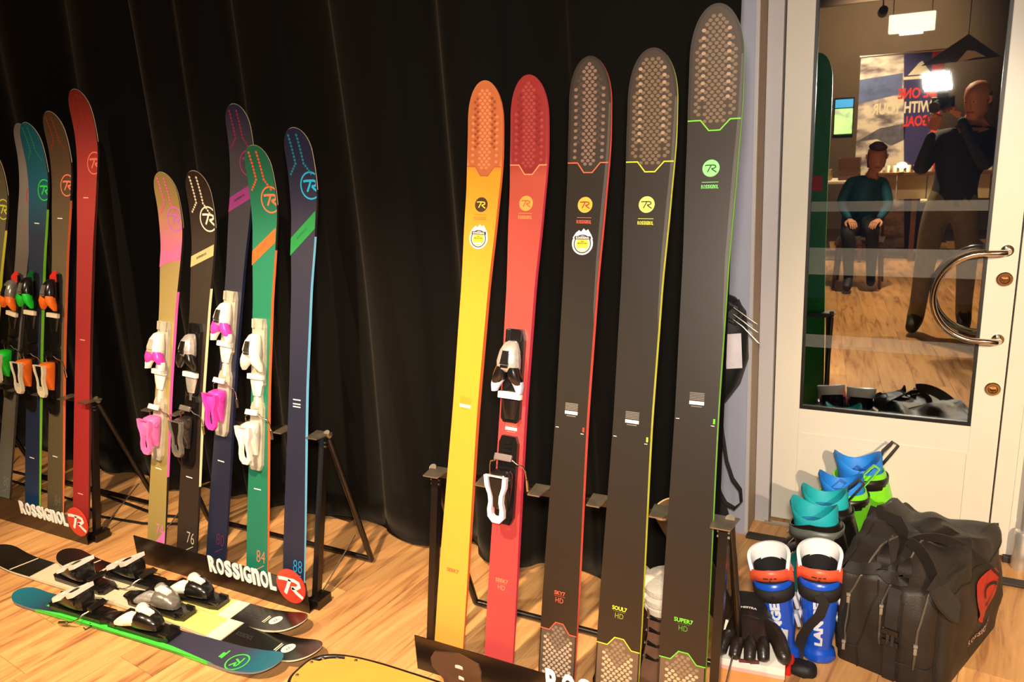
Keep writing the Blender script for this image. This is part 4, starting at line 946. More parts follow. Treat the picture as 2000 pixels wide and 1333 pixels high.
bk_ = M('boot_buckle', (176, 168, 156), 0.3, metal=0.8); gyb = M('boot_grey', (92, 96, 90), 0.4)
ski_boot('bright green ski boot with blue liner, rearmost and tallest against the white door', -0.140, 2.925, R(104), lime, lime, azure, az2, bk_, bblk, 1.16, loop=blk)
ski_boot('green and black ski boot with bright blue liner just in front of the rearmost boot', -0.185, 2.790, R(96), bblk, lime, azure, az2, bk_, bblk, 1.06, loop=lime)
ski_boot('black and teal ski boot with aqua liner, behind the frontmost boot', -0.225, 2.655, R(94), bblk, bblk, aqua, aqua2, bk_, bblk, 1.06, loop=blk)
ski_boot('teal ski boot with aqua liner, frontmost boot beside the black bag, toe to the rack', -0.245, 2.530, R(80), teal, bblk, aqua, aqua2, bk_, gyb, 1.06)

# ------------------------------------------------------------------ blue shin guards
gblue = M('guard_blue', (24, 84, 204), 0.28, coat=0.4); gorange = M('guard_orange', (246, 96, 62), 0.4); gwhite = M('guard_white', (248, 246, 244), 0.4); gfoam = M('guard_foam', (24, 20, 20), 0.8, bump=0.3)
gwm = M('guard_letter', (230, 232, 240), 0.4); ggrey = M('guard_buckle', (206, 206, 210), 0.35)
def guard(label, x, y, rz, tilt, k=1.0, strap2=False):
    t = empty('shin_guard', label, 'shin guard', (x, y, 0), (tilt[0], tilt[1], rz)); n = 22
    def rad(z): return 0.040 + 0.017*min(1, z/0.25) - 0.006*math.exp(-((z-0.055)/0.03)**2)
    def P(a, z, r=0.0, ky=1.0): 
        q = rad(z)+r; return Vector((q*math.sin(a)*k, -q*math.cos(a)*0.92*k*ky + 0.01, z*k))
    # local -y is the front
    b = B(); A = [R(-112 + 224*i/n) for i in range(n+1)]; rings = []
    for z, r in ((0.0, 0.006), (0.006, 0.010), (0.030, 0.006), (0.036, 0.0), (0.045, 0.0), (0.055, 0.0), (0.07, 0.0), (0.085, 0.0), (0.10, 0.0), (0.13, 0.0), (0.17, 0.0), (0.24, 0.001), (0.268, 0.003)):
        rings.append([P(a, z, r) for a in A])
    loft(b, rings, False, False, closed=False); g = done('shell', b, gblue, t, True, auto=50); md = g.modifiers.new('thick', 'SOLIDIFY'); md.thickness = 0.004; md.offset = -1
    b = B(); rings = []
    for z in (0.01, 0.15, 0.272): rings.append([P(R(-150+300*i/n), z, -0.008) for i in range(n+1)])
    loft(b, rings, False, False, closed=False); f = done('foam', b, gfoam, t, True); md = f.modifiers.new('thick', 'SOLIDIFY'); md.thickness = 0.010; md.offset = -1
    # orange front lip, arched lower edge
    b = B(); rings = []
    for q in (0, 1):
        rings.append([P(R(-100+200*i/n), (0.316 - 0.012*abs(i/n-0.5)*2) if q else (0.276 - 0.030*max(0, (abs(i/n-0.5)*2-0.55))/0.45 + 0.004*math.cos(math.pi*(i/n-.5)*2)), 0.008) for i in range(n+1)])
    loft(b, rings, False, False, closed=False); l = done('front_lip', b, gorange, t, True); md = l.modifiers.new('thick', 'SOLIDIFY'); md.thickness = 0.005
    flat('lip_print', P_rect(-0.018, 0.289, -0.004, 0.293) + P_rect(0.0, 0.289, 0.008, 0.293) + P_rect(0.011, 0.289, 0.019, 0.293) + P_disc(0.001, 0.283, 0.003, 10), ink, lambda px, pz: P(px/0.062, pz, 0.0115), l)
    # white padded arch behind
    b = B(); pts = []
    for i in range(n+1):
        a = R(78 + 204*i/n); pts.append(P(a, 0.294 + 0.044*math.sin(math.pi*i/n)**0.5, 0.001))
    band(b, pts, [Vector((0, 0.15, 1))]*(n+1), 0.048, 0.010); done('rear_collar', b, gwhite, t, True, auto=60)
    b = B(); rings = [[P(R(84+192*i/n), z, -0.007) for i in range(n+1)] for z in (0.24, 0.315)]; loft(b, rings, False, False, closed=False); ff = done('collar_foam', b, gfoam, t, True)
    # straps
    b = B(); rings = [[P(R(-118+236*i/n), z - 0.006*math.cos(R(-118+236*i/n)), 0.006) for i in range(n+1)] for z in (0.212, 0.252)]
    loft(b, rings, False, False, closed=False); s_ = done('strap', b, M('webbing', (34, 28, 25), 0.75, bump=0.3), t, True); md = s_.modifiers.new('thick', 'SOLIDIFY'); md.thickness = 0.003
    b = B(); c = P(0, 0.226, 0.0085); lathe(b, [(0.005, c.y), (0.005, c.y-0.003)], 12, c=(c.x, 0, c.z), ax='y'); done('stud', b, pblack, t, True)
    if strap2:
        b = B(); band(b, [P(R(0), 0.236, 0.010), P(R(14), 0.21, 0.013), P(R(4), 0.17, 0.012), P(R(-22), 0.13, 0.016), P(R(-45), 0.08, 0.022), P(R(-58), 0.03, 0.026), P(R(-50), -0.03+0.035, 0.034)], [P(0.3, 0.2, 0)-P(0, 0.2, 0)]*7, 0.030, 0.002); done('loose_strap', b, M('webbing', (34, 28, 25), 0.75), t, True)
    for sx in (-1, 1):
        for z in (0.185, 0.125):
            b = B(); c = P(sx*R(98), z, 0.008); box(b, c, (0.012, 0.030, 0.044), rot=(0, R(-8*sx), 0), bev=0.004); done('side_buckle', b, ggrey, t, True)
    flat('lettering', P_text('LANGE', 0.130, 0.0, 0.150, 0.029, 0.06), gwm, lambda px, pz: P(-pz/0.052, px, 0.0022), t, cuts=[-0.012, -0.006, 0, 0.006, 0.012])
    return t
guard('blue shin guard with orange and white top, left one standing beside the gloves', -0.283, 2.165, R(6), (R(-4), R(-10), 0), 0.97)
guard('blue shin guard with orange and white top, right one with strap hanging, beside the bag', -0.190, 2.205, R(4), (R(-3), R(-2), 0), 1.0, strap2=True)
b = B(); lathe(b, [(0.004, -0.016), (0.014, -0.012), (0.018, 0.0), (0.014, 0.012), (0.004, 0.016)], 18, c=(-0.262, 2.092, 0.052)); lathe(b, [(0.010, -0.052), (0.008, -0.016)], 12, c=(-0.262, 2.092, 0.052))
tag(done('knob', b, M('knob_red', (222, 40, 34), 0.35), None, True), 'small red round knob low beside the left blue shin guard', 'knob')
# dark pouch on the floor in front of the guards
b = B(); loft(b, [[Vector((-0.225+v.x, 2.115+v.y*0.75, z + 0.006*noise.noise(Vector((v.x*40, v.y*40, z*40))))) for v in ell(r*0.75, r*0.75, 0, 22, p=2.6)] for z, r in ((0.001, 0.048), (0.010, 0.056), (0.022, 0.054), (0.032, 0.040), (0.036, 0.02))])
tag(done('pouch', b, M('pouch_black', (26, 22, 21), 0.6, bump=0.3), None, True), 'flat black pouch lying on the floor in front of the shin guards', 'pouch')

# ------------------------------------------------------------------ box with gloves
t = empty('carton', 'small white and orange carton under the black glove, beside the right rack', 'box', (-0.352, 2.032, 0), (0, 0, R(6)))
cw, cd, ch = 0.178, 0.185, 0.120
b = B(); box(b, (0, 0, ch/2-0.002), (cw, cd, ch-0.004)); done('carton_body', b, M('carton_orange', (236, 160, 92), 0.5), t)
b = B(); box(b, (0, 0, ch-0.012), (cw+0.004, cd+0.004, 0.024), bev=0.002); done('carton_lid', b, M('carton_white', (250, 240, 226), 0.45), t)
b = B(); box(b, (0.0, -cd/2-0.0025, ch-0.026), (cw+0.004, 0.001, 0.012)); done('carton_band', b, M('carton_pink', (240, 190, 176), 0.45), t)
gle = M('glove_leather', (40, 31, 25), 0.38, coat=0.25, bump=0.5, bscale=120, var=0.15); glc = M('glove_cuff', (22, 18, 17), 0.7, bump=0.3); gr2 = M('glove_red', (96, 30, 26), 0.6)
t = empty('glove', 'black leather ski glove lying fingers down over the edge of the white carton', 'glove', (-0.372, 2.040, 0.122), (0, 0, R(4)))
# palm: from the cuff (back, raised) to knuckles (front); local -y is towards the viewer
def gp(yy): return 0.028 + 0.014*max(0, (yy+0.01)/0.13)   # height of the centre line
b = B(); rings = []
for y, hw, hh in ((0.085, 0.046, 0.026), (0.060, 0.050, 0.028), (0.030, 0.056, 0.030), (0.0, 0.060, 0.029), (-0.025, 0.062, 0.026), (-0.045, 0.060, 0.022), (-0.058, 0.054, 0.016)):
    rings.append([Vector((v.x, y, gp(y) + v.y + 0.003*noise.noise(Vector((v.x*50, y*50, 3))))) for v in ell(hw, hh, 0, 22, p=2.5)])
loft(b, rings)
for i, (x0, ln, dx) in enumerate(((-0.049, 0.070, -0.014), (-0.017, 0.082, -0.006), (0.015, 0.080, 0.004), (0.046, 0.064, 0.010))):
    pts = []; rs = []
    for k in range(15):
        f = k/14; y = -0.040 - ln*f*0.86; z = gp(-0.045) + 0.006*math.sin(f*3) - 0.066*max(0, f-0.45)**1.25*0.75
        pts.append((x0 + dx*f, y, z)); rs.append((0.0198 - 0.0035*f)*(1 - (0.55 if k == 14 else 0)) * (1 + (0.07*math.sin(k*3.1) if k < 8 else 0)))
    tube(b, pts, rs, 12)
pts = [(0.048, 0.035, 0.034), (0.070, 0.012, 0.034), (0.088, -0.018, 0.030), (0.100, -0.050, 0.024), (0.110, -0.078, 0.018), (0.114, -0.090, 0.016)]
tube(b, pts, [0.025, 0.025, 0.024, 0.023, 0.020, 0.011], 12)
done('glove_hand', b, gle, t, True, auto=60)
b = B(); rings = []
for y, hw, hh in ((0.070, 0.052, 0.033), (0.090, 0.054, 0.036), (0.108, 0.058, 0.037), (0.122, 0.059, 0.038), (0.122, 0.053, 0.032), (0.10, 0.05, 0.03)):
    rings.append([Vector((v.x-0.008, y, 0.040 + (y-0.09)*0.16 + v.y)) for v in ell(hw, hh, 0, 22, p=2.6)])
loft(b, rings); done('cuff', b, glc, t, True, auto=60)
b = B(); band(b, [(-0.060, 0.055, 0.036), (-0.046, 0.052, 0.058), (0, 0.050, 0.067), (0.046, 0.052, 0.058), (0.060, 0.055, 0.038)], (0, 1, 0.12), 0.050, 0.004); st = done('wrist_strap', b, gle, t, True, auto=60)
flat('wrist_lettering', P_text('HESTRA', -0.004, 0.056, 0.046, 0.0085, 0.04), wht, lambda x, y: (x, y, 0.0702 + (y-0.05)*0.12 - 3.4*x*x), st)
b = B(); tube(b, [(0.02, -0.105, 0.003), (0.045, -0.10, 0.006), (-0.01, -0.108, 0.004)], 0.005, 8); done('red_lining', b, gr2, t, True)

# ------------------------------------------------------------------ black sports bag
t = empty('sports_bag', 'large black canvas sports bag with red spiral emblem, standing before the door', 'bag', (0, 0, 0))
bagm = M('bag_canvas', (40, 33, 27), 0.55, var=0.12, scale=14, bump=0.45, bscale=260, spec=0.4); seam = M('bag_seam', (26, 21, 18), 0.7, var=0.1); zipm = M('zip_brass', (176, 168, 154), 0.35, metal=0.7); zipl = M('zip_tape', (86, 78, 68), 0.45)
FL, FR, BR, BL = Vector((-0.172, 2.235)), Vector((0.130, 2.145)), Vector((0.318, 2.640)), Vector((-0.010, 2.735))
cen = (FL+FR+BR+BL)/4
def per(u):      # u in 0..4 around FL->FR->BR->BL, rounded
    q = [FL, FR, BR, BL]; i = int(u) % 4; f = u-int(u); p = q[i].lerp(q[(i+1) % 4], f)
    c = min(f, 1-f)
    if c < 0.16:
        a, o = (q[i], q[(i-1) % 4]) if f < 0.5 else (q[(i+1) % 4], q[(i+2) % 4])
        k = (1-c/0.16)**2*0.050; p = p + (cen-p).normalized()*k
    return p
def bagpt(u, z, e=0.0):
    """u around, z 0..1 up the wall, >1 over the top towards the ridge (2 = ridge)"""
    p = per(u % 4); f = (u % 4) - int(u % 4); side = int(u % 4)
    if z <= 1:
        bulge = 1 + 0.035*math.sin(math.pi*min(1, z*1.1)) - 0.03*z**2; H = 0.300*z
    else:
        k = z-1; bulge = (1-0.03)*(1 - 0.10*k) ; H = 0.300 + 0.066*math.sin(k*math.pi/2)
    d = p-cen; q = cen + d*bulge
    if z > 1:    # gable: front and back sheets lean in to a ridge running left-right
        k = z-1; ax = (BR-FR).normalized(); lat = d.dot(ax)
        q = cen + (d*bulge) - ax*lat*bulge*0.88*k**1.2
    nn = noise.noise(Vector((q.x*9, q.y*9, H*9)))*0.020 + noise.noise(Vector((q.x*24, q.y*24, H*18)))*0.010
    if side in (0, 2): nn += 0.010*math.sin(f*math.pi*4.0)*min(1, z)*math.exp(-((z-0.75)/0.6)**2) - 0.014*math.exp(-((f-0.52)/0.10)**2)*min(1, z)
    w_ = min(1, z*5); cn = min(f, 1-f); at = int((u % 4)+0.5) % 4
    if z > 0.75: H += (0.045 if at in (2, 3) else 0.012)*math.exp(-(cn/0.13)**2)*min(1, (z-0.75)/0.25)*max(0, 1-max(0, z-1)*1.2)
    o = d.normalized()*(nn*w_ + e)
    return Vector((q.x+o.x, q.y+o.y, max(0.0015, H + (noise.noise(Vector((q.x*11+5, q.y*11, 2)))*0.040*(z-0.6) if z > 0.6 else 0) + (e if z > 1 else 0))))
b = B(); NU = 128; rings = []
for z in (0, 0.02, 0.06, 0.12, 0.2, 0.3, 0.4, 0.5, 0.6, 0.7, 0.8, 0.9, 0.97, 1.03, 1.12, 1.25, 1.4, 1.55, 1.7, 1.85, 1.97):
    rings.append([bagpt(4*i/NU, z) for i in range(NU)])
loft(b, rings); done('bag_body', b, bagm, t, True, auto=60)
def bline(uz, n=14, e=0.003):
    o = []
    for (u0, z0), (u1, z1) in zip(uz, uz[1:]):
        for i in range(n): o.append(bagpt(u0+(u1-u0)*i/n, z0+(z1-z0)*i/n, e))
    o.append(bagpt(*uz[-1], e)); return o
for uz in ([(0.30, 0.0), (0.30, 0.25), (0.42, 0.85), (0.42, 1.0)], [(0.98, 0.0), (0.98, 0.95), (0.93, 1.3)], [(0.02, 0.0), (0.03, 0.95), (0.06, 1.3)], [(0.62, 0.24), (0.98, 0.24)], [(0.02, 0.22), (0.30, 0.24)], [(0.66, 0.0), (0.66, 0.9)], [(1.98, 0.0), (1.98, 1.0)], [(1.03, 0.97), (1.5, 0.98), (1.97, 0.97)]):
    b = B(); tube(b, bline(uz, 12, 0.0015), 0.0024, 6); done('seam', b, seam, t, True)
for uz in ([(0.20, 0.22), (0.20, 0.80), (0.28, 1.05), (0.34, 1.85)], [(0.78, 0.22), (0.79, 0.65), (0.86, 1.02)], [(0.48, 0.35), (0.47, 0.8), (0.55, 1.1), (0.60, 1.8)]):
    b = B(); tube(b, bline(uz, 12, 0.0012), 0.0034, 6); done('zip', b, zipl, t, True)
# dark sheet painting the shade inside the left pocket's slit
b = B(); L_ = [bagpt(0.195-0.035*math.sin(math.pi*i/12), 0.30+0.46*i/12, 0.0030) for i in range(13)]; R_ = [bagpt(0.205+0.020*math.sin(math.pi*i/12), 0.30+0.46*i/12, 0.0030) for i in range(13)]
loft(b, [L_, R_], False, False, closed=False); done('pocket_opening_shade', b, M('pocket_shade_black', (6, 5, 5), 0.9), t)
for u, z in ((0.20, 0.79), (0.20, 0.26), (0.475, 0.76), (0.785, 0.50)):
    p = bagpt(u, z, 0.006); b = B(); box(b, p, (0.012, 0.008, 0.010), bev=0.002); box(b, p+Vector((0, -0.004, -0.016)), (0.009, 0.003, 0.020), bev=0.001); done('zip_pull', b, zipm, t, True)
web = M('bag_webbing', (36, 29, 24), 0.65, bump=0.4, bscale=300)
def rise(uz, hs, n=10):
    o = []; m = len(uz)
    for k in range(m-1):
        for i in range(n):
            f = i/n; u = uz[k][0]+(uz[k+1][0]-uz[k][0])*f; z = uz[k][1]+(uz[k+1][1]-uz[k][1])*f; o.append(bagpt(u, z, 0.002)+Vector((0, 0, hs[k]+(hs[k+1]-hs[k])*f)))
    o.append(bagpt(*uz[-1], 0.002)+Vector((0, 0, hs[-1]))); return o
# carry handles gathered in the middle, long sling over the top, shoulder pad on the right
for name, uz, hs, w in (('handle', [(0.02, 0.92), (0.10, 1.05), (0.30, 1.10), (0.48, 1.18), (0.58, 1.35)], [0.0, 0.010, 0.008, 0.004, 0.020], 0.036),
                        ('handle', [(0.58, 1.35), (0.62, 1.10), (0.50, 1.02), (0.42, 1.10), (0.36, 1.50)], [0.024, 0.010, 0.010, 0.012, 0.012], 0.036),
                        ('sling', [(3.55, 1.25), (3.40, 1.65), (0.36, 1.75)], [0.0, 0.008, 0.010], 0.038)):
    b = B(); P_ = rise(uz, hs) if name != 'sling' else [bagpt(3.5, 1.10, 0.004), bagpt(3.45, 1.5, 0.012), bagpt(0.30, 1.96, 0.02), bagpt(0.42, 1.75, 0.018), bagpt(0.50, 1.45, 0.016)]
    band(b, P_, [Vector((0.2, 0.6, 0.5))]*len(P_), w, 0.003); done(name, b, web, t, True, auto=60)
def arc(a, m, c, n=16): return [Vector(a)*(1-s)**2 + Vector(m)*2*s*(1-s) + Vector(c)*s*s for s in [i/n for i in range(n+1)]]
A0 = bagpt(0.5, 1.6, 0.02); A1 = bagpt(1.25, 1.0, 0.012)
b = B(); P_ = arc(A0, (A0+A1)/2 + Vector((0.02, 0.08, 0.085)), bagpt(1.55, 0.93, 0.008)); band(b, P_, [Vector((0.3, -0.5, 1))]*len(P_), 0.042, 0.003); done('shoulder_strap', b, web, t, True, auto=60)
b = B(); P_ = arc(A0, (A0+A1)/2 + Vector((-0.03, 0.0, 0.045)), bagpt(0.88, 1.18, 0.018)); band(b, P_, [Vector((0.5, -0.5, 0.8))]*len(P_), 0.040, 0.003); done('shoulder_strap', b, web, t, True, auto=60)
Q = [bagpt(0.84, 1.22, 0.020), bagpt(0.92, 1.08, 0.024), bagpt(0.99, 0.98, 0.026), bagpt(1.08, 0.90, 0.020), bagpt(1.14, 0.83, 0.016)]
b = B(); band(b, Q, [Vector((0.05, 0.75, 0.55))]*5, [0.060, 0.072, 0.074, 0.072, 0.058], 0.009); done('shoulder_pad', b, M('bag_pad', (46, 39, 32), 0.7, bump=0.4, bscale=300), t, True, auto=40)
# side-release buckle on the centre strap
b = B(); band(b, bline([(0.585, 0.02), (0.585, 0.40)], 6, 0.008), (1, -0.3, 0), 0.034, 0.003); band(b, bline([(0.585, 0.60), (0.585, 1.0)], 6, 0.008), (1, -0.3, 0), 0.034, 0.003); done('centre_strap', b, web, t, True)
b = B()
for z in (0.58, 0.44): box(b, bagpt(0.585, z, 0.012), (0.046, 0.010, 0.018), rot=(0, 0, R(-16)), bev=0.003)
box(b, bagpt(0.565, 0.50, 0.012), (0.008, 0.008, 0.040)); box(b, bagpt(0.605, 0.50, 0.012), (0.008, 0.008, 0.040)); done('buckle', b, pblack, t, True)
rl = M('emblem_red', (168, 40, 28), 0.5)
emb = lambda x, y: bagpt(1.60 + x/0.50, 0.62 + y/0.30, 0.004)
body = []
body += P_poly([(0.085*math.cos(R(a))*0.95, 0.085*math.sin(R(a))) for a in range(0, 360, 12)])
e = flat('emblem', body, rl, emb, t, cuts=[-0.08+0.008*k for k in range(21)], xcuts=[-0.08+0.008*k for k in range(21)], label='round red emblem with a dark swirl')
sw = [(0.032*math.cos(R(200-a*1.0))*(0.5+a/300) + 0.010, 0.040*math.sin(R(200-a*1.0))*(0.5+a/300)-0.004) for a in range(0, 280, 14)]
flat('emblem_swirl', P_line(sw, 0.010) + P_line([(0.020, 0.078), (0.060, 0.040), (0.062, 0.0)], 0.010), seam, lambda x, y: emb(x, y)+Vector((0.0025, -0.0012, 0.0)), e, cuts=[-0.08+0.008*k for k in range(21)], xcuts=[-0.08+0.008*k for k in range(21)])
flat('side_lettering', P_brand(0, 0, 0.17, 0.018, 0.03), M('letter_grey', (170, 140, 124), 0.6), lambda x, y: bagpt(1.56 + x/0.50, 0.23 + y/0.30, 0.0045), t, xcuts=[-0.09+0.006*k for k in range(31)])

# ------------------------------------------------------------------ backpack hanging by the door frame, with cord and prongs
t = empty('backpack', 'black backpack hanging on the pale wall behind the tallest ski', 'backpack', (-0.66, 2.80, 0.55))
packm = M('pack_black', (14, 13, 14), 0.6, bump=0.4, var=0.15)
b = B(); rings = []
for z, hw, d, cx in ((0.0, 0.04, 0.03, -0.03), (0.03, 0.075, 0.05, -0.02), (0.10, 0.10, 0.062, -0.005), (0.20, 0.125, 0.066, 0), (0.30, 0.125, 0.060, 0), (0.38, 0.115, 0.05, 0), (0.43, 0.09, 0.04, -0.01), (0.455, 0.04, 0.02, -0.02)):
    rings.append([Vector((cx+v.x + 0.008*noise.noise(Vector((v.x*20, z*14, v.y*20))), v.y, z)) for v in ell(hw, d, 0, 28, p=2.6)])
loft(b, rings); done('pack_body', b, packm, t, True)
b = B(); box(b, (0.086, -0.055, 0.245), (0.056, 0.003, 0.13), rot=(0, R(-3), R(18))); done('paper_label', b, M('paper', (226, 214, 216), 0.7), t, label='white paper label')
b = B(); band(b, [(-0.02, 0.02, 0.44), (-0.01, 0.04, 0.52), (0.0, 0.055, 0.56), (0.02, 0.04, 0.52), (0.03, 0.02, 0.44)], (0, 1, 0), 0.022, 0.003); done('hang_loop', b, packm, t, True)
b = B(); tube(b, [(0.002, 0.058, 0.552), (0.002, 0.03, 0.551), (0.002, 0.022, 0.558)], 0.004, 8); hook = done('wall_hook', b, steel, t, True)
b = B(); pts = [(0.03, -0.03, 0.06), (0.045, -0.035, -0.08), (0.062, -0.03, -0.20), (0.085, -0.03, -0.27), (0.115, -0.03, -0.31), (0.120, -0.03, -0.36), (0.095, -0.03, -0.39), (0.06, -0.03, -0.375), (0.035, -0.03, -0.33), (0.02, -0.03, -0.31)]
band(b, pts, [Vector((0.2, 0.9, 0.2))]*len(pts), 0.022, 0.003); band(b, [(0.02, -0.03, -0.31), (0.05, -0.03, -0.40), (0.07, -0.03, -0.47), (0.075, -0.02, -0.53)], (0.9, 0.3, 0.2), 0.034, 0.003); done('dangling_strap', b, packm, t, True)
b = B(); pts = [(0.06, -0.05, 0.40), (0.10, -0.06, 0.43), (0.115, -0.06, 0.39), (0.09, -0.06, 0.35), (0.05, -0.06, 0.37), (0.07, -0.06, 0.42), (0.11, -0.055, 0.40)]
tube(b, pts, 0.010, 8); done('coiled_cord', b, M('cord_dark', (40, 38, 42), 0.5), t, True)
for z, dz, x1 in ((0.41, -0.05, 0.165), (0.385, -0.055, 0.168), (0.365, -0.075, 0.175)):
    b = B(); tube(b, [(0.085, -0.065, z), (0.12, -0.072, z-0.022), (x1, -0.078, z+dz)], 0.0030, 8); tube(b, [(x1, -0.078, z+dz), (x1+0.006, -0.079, z+dz-0.003)], 0.0045, 8); done('prong', b, steel, t, True)

# ------------------------------------------------------------------ winter boots and tube behind the right rack
def winter_boot(label, x, y, rz):
    t = empty('winter_boot', label, 'boot', (x, y, 0), (0, 0, rz))
    lea = M('boot_leather', (112, 74, 52), 0.5, bump=0.3, var=0.15); fur = M('sheepskin', (228, 214, 192), 0.95, bump=1.0, bscale=90)
    b = B(); f0 = [(-0.036, -0.10), (-0.044, -0.04), (-0.042, 0.04), (-0.050, 0.11), (-0.040, 0.165), (0, 0.185), (0.040, 0.165), (0.050, 0.11), (0.042, 0.04), (0.044, -0.04), (0.036, -0.10), (0, -0.112)]
    prism(b, [(p*1.06, q*1.04) for p, q in f0], 0, 0.026); done('sole', b, pblack, t)
    b = B(); rings = [[Vector((p*s, y0+(q+0.112)/0.297*(y1-y0), z)) for p, q in f0] for z, s, y0, y1 in ((0.026, 1, -0.112, 0.185), (0.06, 1.0, -0.112, 0.175), (0.085, 0.95, -0.11, 0.12), (0.12, 0.92, -0.105, 0.06), (0.17, 0.95, -0.10, 0.045), (0.20, 1.0, -0.10, 0.045))]
    loft(b, rings); done('upper', b, lea, t, True)
    for z, r in ((0.197, 0.060), (0.228, 0.066), (0.262, 0.064)):
        b = B(); loft(b, [[Vector((v.x*1.0, v.y*1.25-0.026, zz)) for v in ell(rr, rr, 0, 24)] for zz, rr in ((z-0.018, r*0.8), (z-0.010, r), (z+0.008, r*1.02), (z+0.018, r*0.82))]); done('fleece_roll', b, fur, t, True)
    b = B(); 
    for k in range(4):
        z = 0.085+0.028*k; y = 0.118-0.026*k if k < 3 else 0.048
        tube(b, [(-0.030, y-0.01, z+0.002), (0, y+0.006, z+0.010), (0.030, y-0.01, z+0.012)], 0.0032, 6); tube(b, [(0.030, y-0.01, z+0.002), (0, y+0.006, z+0.010), (-0.030, y-0.01, z+0.012)], 0.0032, 6)
    done('lace', b, blk, t, True)
    for k in range(4):
        for sx in (-1, 1):
            b = B(); lathe(b, [(0.004, 0), (0.005, 0.004), (0.002, 0.006)], 8, c=(sx*0.036, 0.10-0.022*k, 0.088+0.028*k), ax='x')
            done('eyelet', b, steel, t, True)
winter_boot('brown laced winter boot with white sheepskin cuff, seen between the two tallest skis', -0.615, 2.00, R(186))
winter_boot('brown winter boot with sheepskin cuff, hidden behind the yellow-edged ski', -0.725, 1.985, R(178))
t = empty('boot_shaft', 'tall brown leather tube with pale rim leaning behind the right rack', 'tube', (-0.470, 2.245, 0.0))
b = B(); a, e = Vector((-0.02, 0.03, 0.03)), Vector((-0.165, -0.12, 0.455)); d = (e-a).normalized(); pts = [a+(e-a)*f for f in (0, 0.25, 0.5, 0.75, 1)]
tube(b, pts, [0.042, 0.045, 0.046, 0.047, 0.048], 20, caps=True); done('shaft', b, M('shaft_brown', (62, 46, 34), 0.45, bump=0.3), t, True)
b = B(); ring = []
u_ = d.orthogonal().normalized(); v_ = d.cross(u_)
tube(b, [e + (u_*math.cos(2*math.pi*k/24)+v_*math.sin(2*math.pi*k/24))*0.046 for k in range(24)], 0.004, 6, closed=True); done('rim', b, M('shaft_rim', (196, 164, 116), 0.5), t, True)
b = B(); tube(b, [e+d*0.0005, e+d*0.002], 0.044, 20); done('opening', b, M('shaft_inside', (92, 66, 42), 0.7), t)
# ------------------------------------------------------------------ the shop behind the camera, seen mirrored in the door pane
def lamp_fixture(p, tgt, i):
    t = empty('track_spotlight', ['warm track spotlight above the middle rack', 'warm track spotlight above the white door', 'warm track spotlight above the left rack', 'warm track spotlight behind the photographer', 'warm track spotlight above the bar counter', 'warm track spotlight over the right of the bar', 'added warm spotlight brightening the far brown wall'][i], 'lamp', p)
    d = (Vector(tgt)-Vector(p)).normalized(); back = -d
    b = B(); tube(b, [back*0.012, back*0.03, back*0.15, back*0.16], [0.052, 0.055, 0.050, 0.03], 16); done('lamp_can', b, M('lamp_grey', (60, 56, 52), 0.4, metal=0.5), t, True)
    b = B(); tube(b, [back*0.010, back*0.011], 0.044, 16); done('lamp_disc', b, M('lamp_glow', (255, 214, 160), 0.5, emit=9.0), t)
    b = B(); tube(b, [back*0.10, (0, 0, 3.08-p[2])], 0.008, 8); box(b, (0, 0, 3.07-p[2]), (0.06, 0.06, 0.02)); done('stem', b, M('lamp_grey', (60, 56, 52), 0.4, metal=0.5), t)
for i, (p, tg, e_, a_) in enumerate(SPOTS): 
    lamp_fixture(Vector(p) - (Vector(tg)-Vector(p)).normalized()*0.03, tg, i)
# banner
t = empty('banner', 'tall banner with snowy mountain photo and BE ONE WITH YOUR GOAL lettering', 'banner', (-0.335, -3.95, 0))
W_, H_ = 0.83, 2.17
sky_ = bpy.data.materials.new('banner_photo'); sky_.use_nodes = True; nt = sky_.node_tree; bs = nt.nodes['Principled BSDF']; bs.inputs['Roughness'].default_value = 0.6
tc = nt.nodes.new('ShaderNodeTexCoord'); nz = nt.nodes.new('ShaderNodeTexNoise'); nz.inputs['Scale'].default_value = 5; nz.inputs['Detail'].default_value = 8
mp = nt.nodes.new('ShaderNodeMapping'); mp.inputs['Scale'].default_value = (0.8, 1, 1.6); nt.links.new(tc.outputs['Object'], mp.inputs[0]); nt.links.new(mp.outputs[0], nz.inputs['Vector'])
rp = nt.nodes.new('ShaderNodeValToRGB'); el = rp.color_ramp.elements; el[0].position = 0.36; el[0].color = lin((104, 92, 92)); el[1].position = 0.56; el[1].color = lin((226, 210, 186)); e = el.new(0.46); e.color = lin((170, 156, 150))
nt.links.new(nz.outputs['Fac'], rp.inputs['Fac']); nt.links.new(rp.outputs['Color'], bs.inputs['Base Color'])
b = B(); box(b, (0, 0, H_/2+0.03), (W_, 0.004, H_)); done('banner_sheet', b, sky_, t)
bx = lambda x, y: (x, 0.0026, y)
bx2 = lambda x, y: (x, 0.0032, y)
bx3 = lambda x, y: (-x, 0.0038, y)
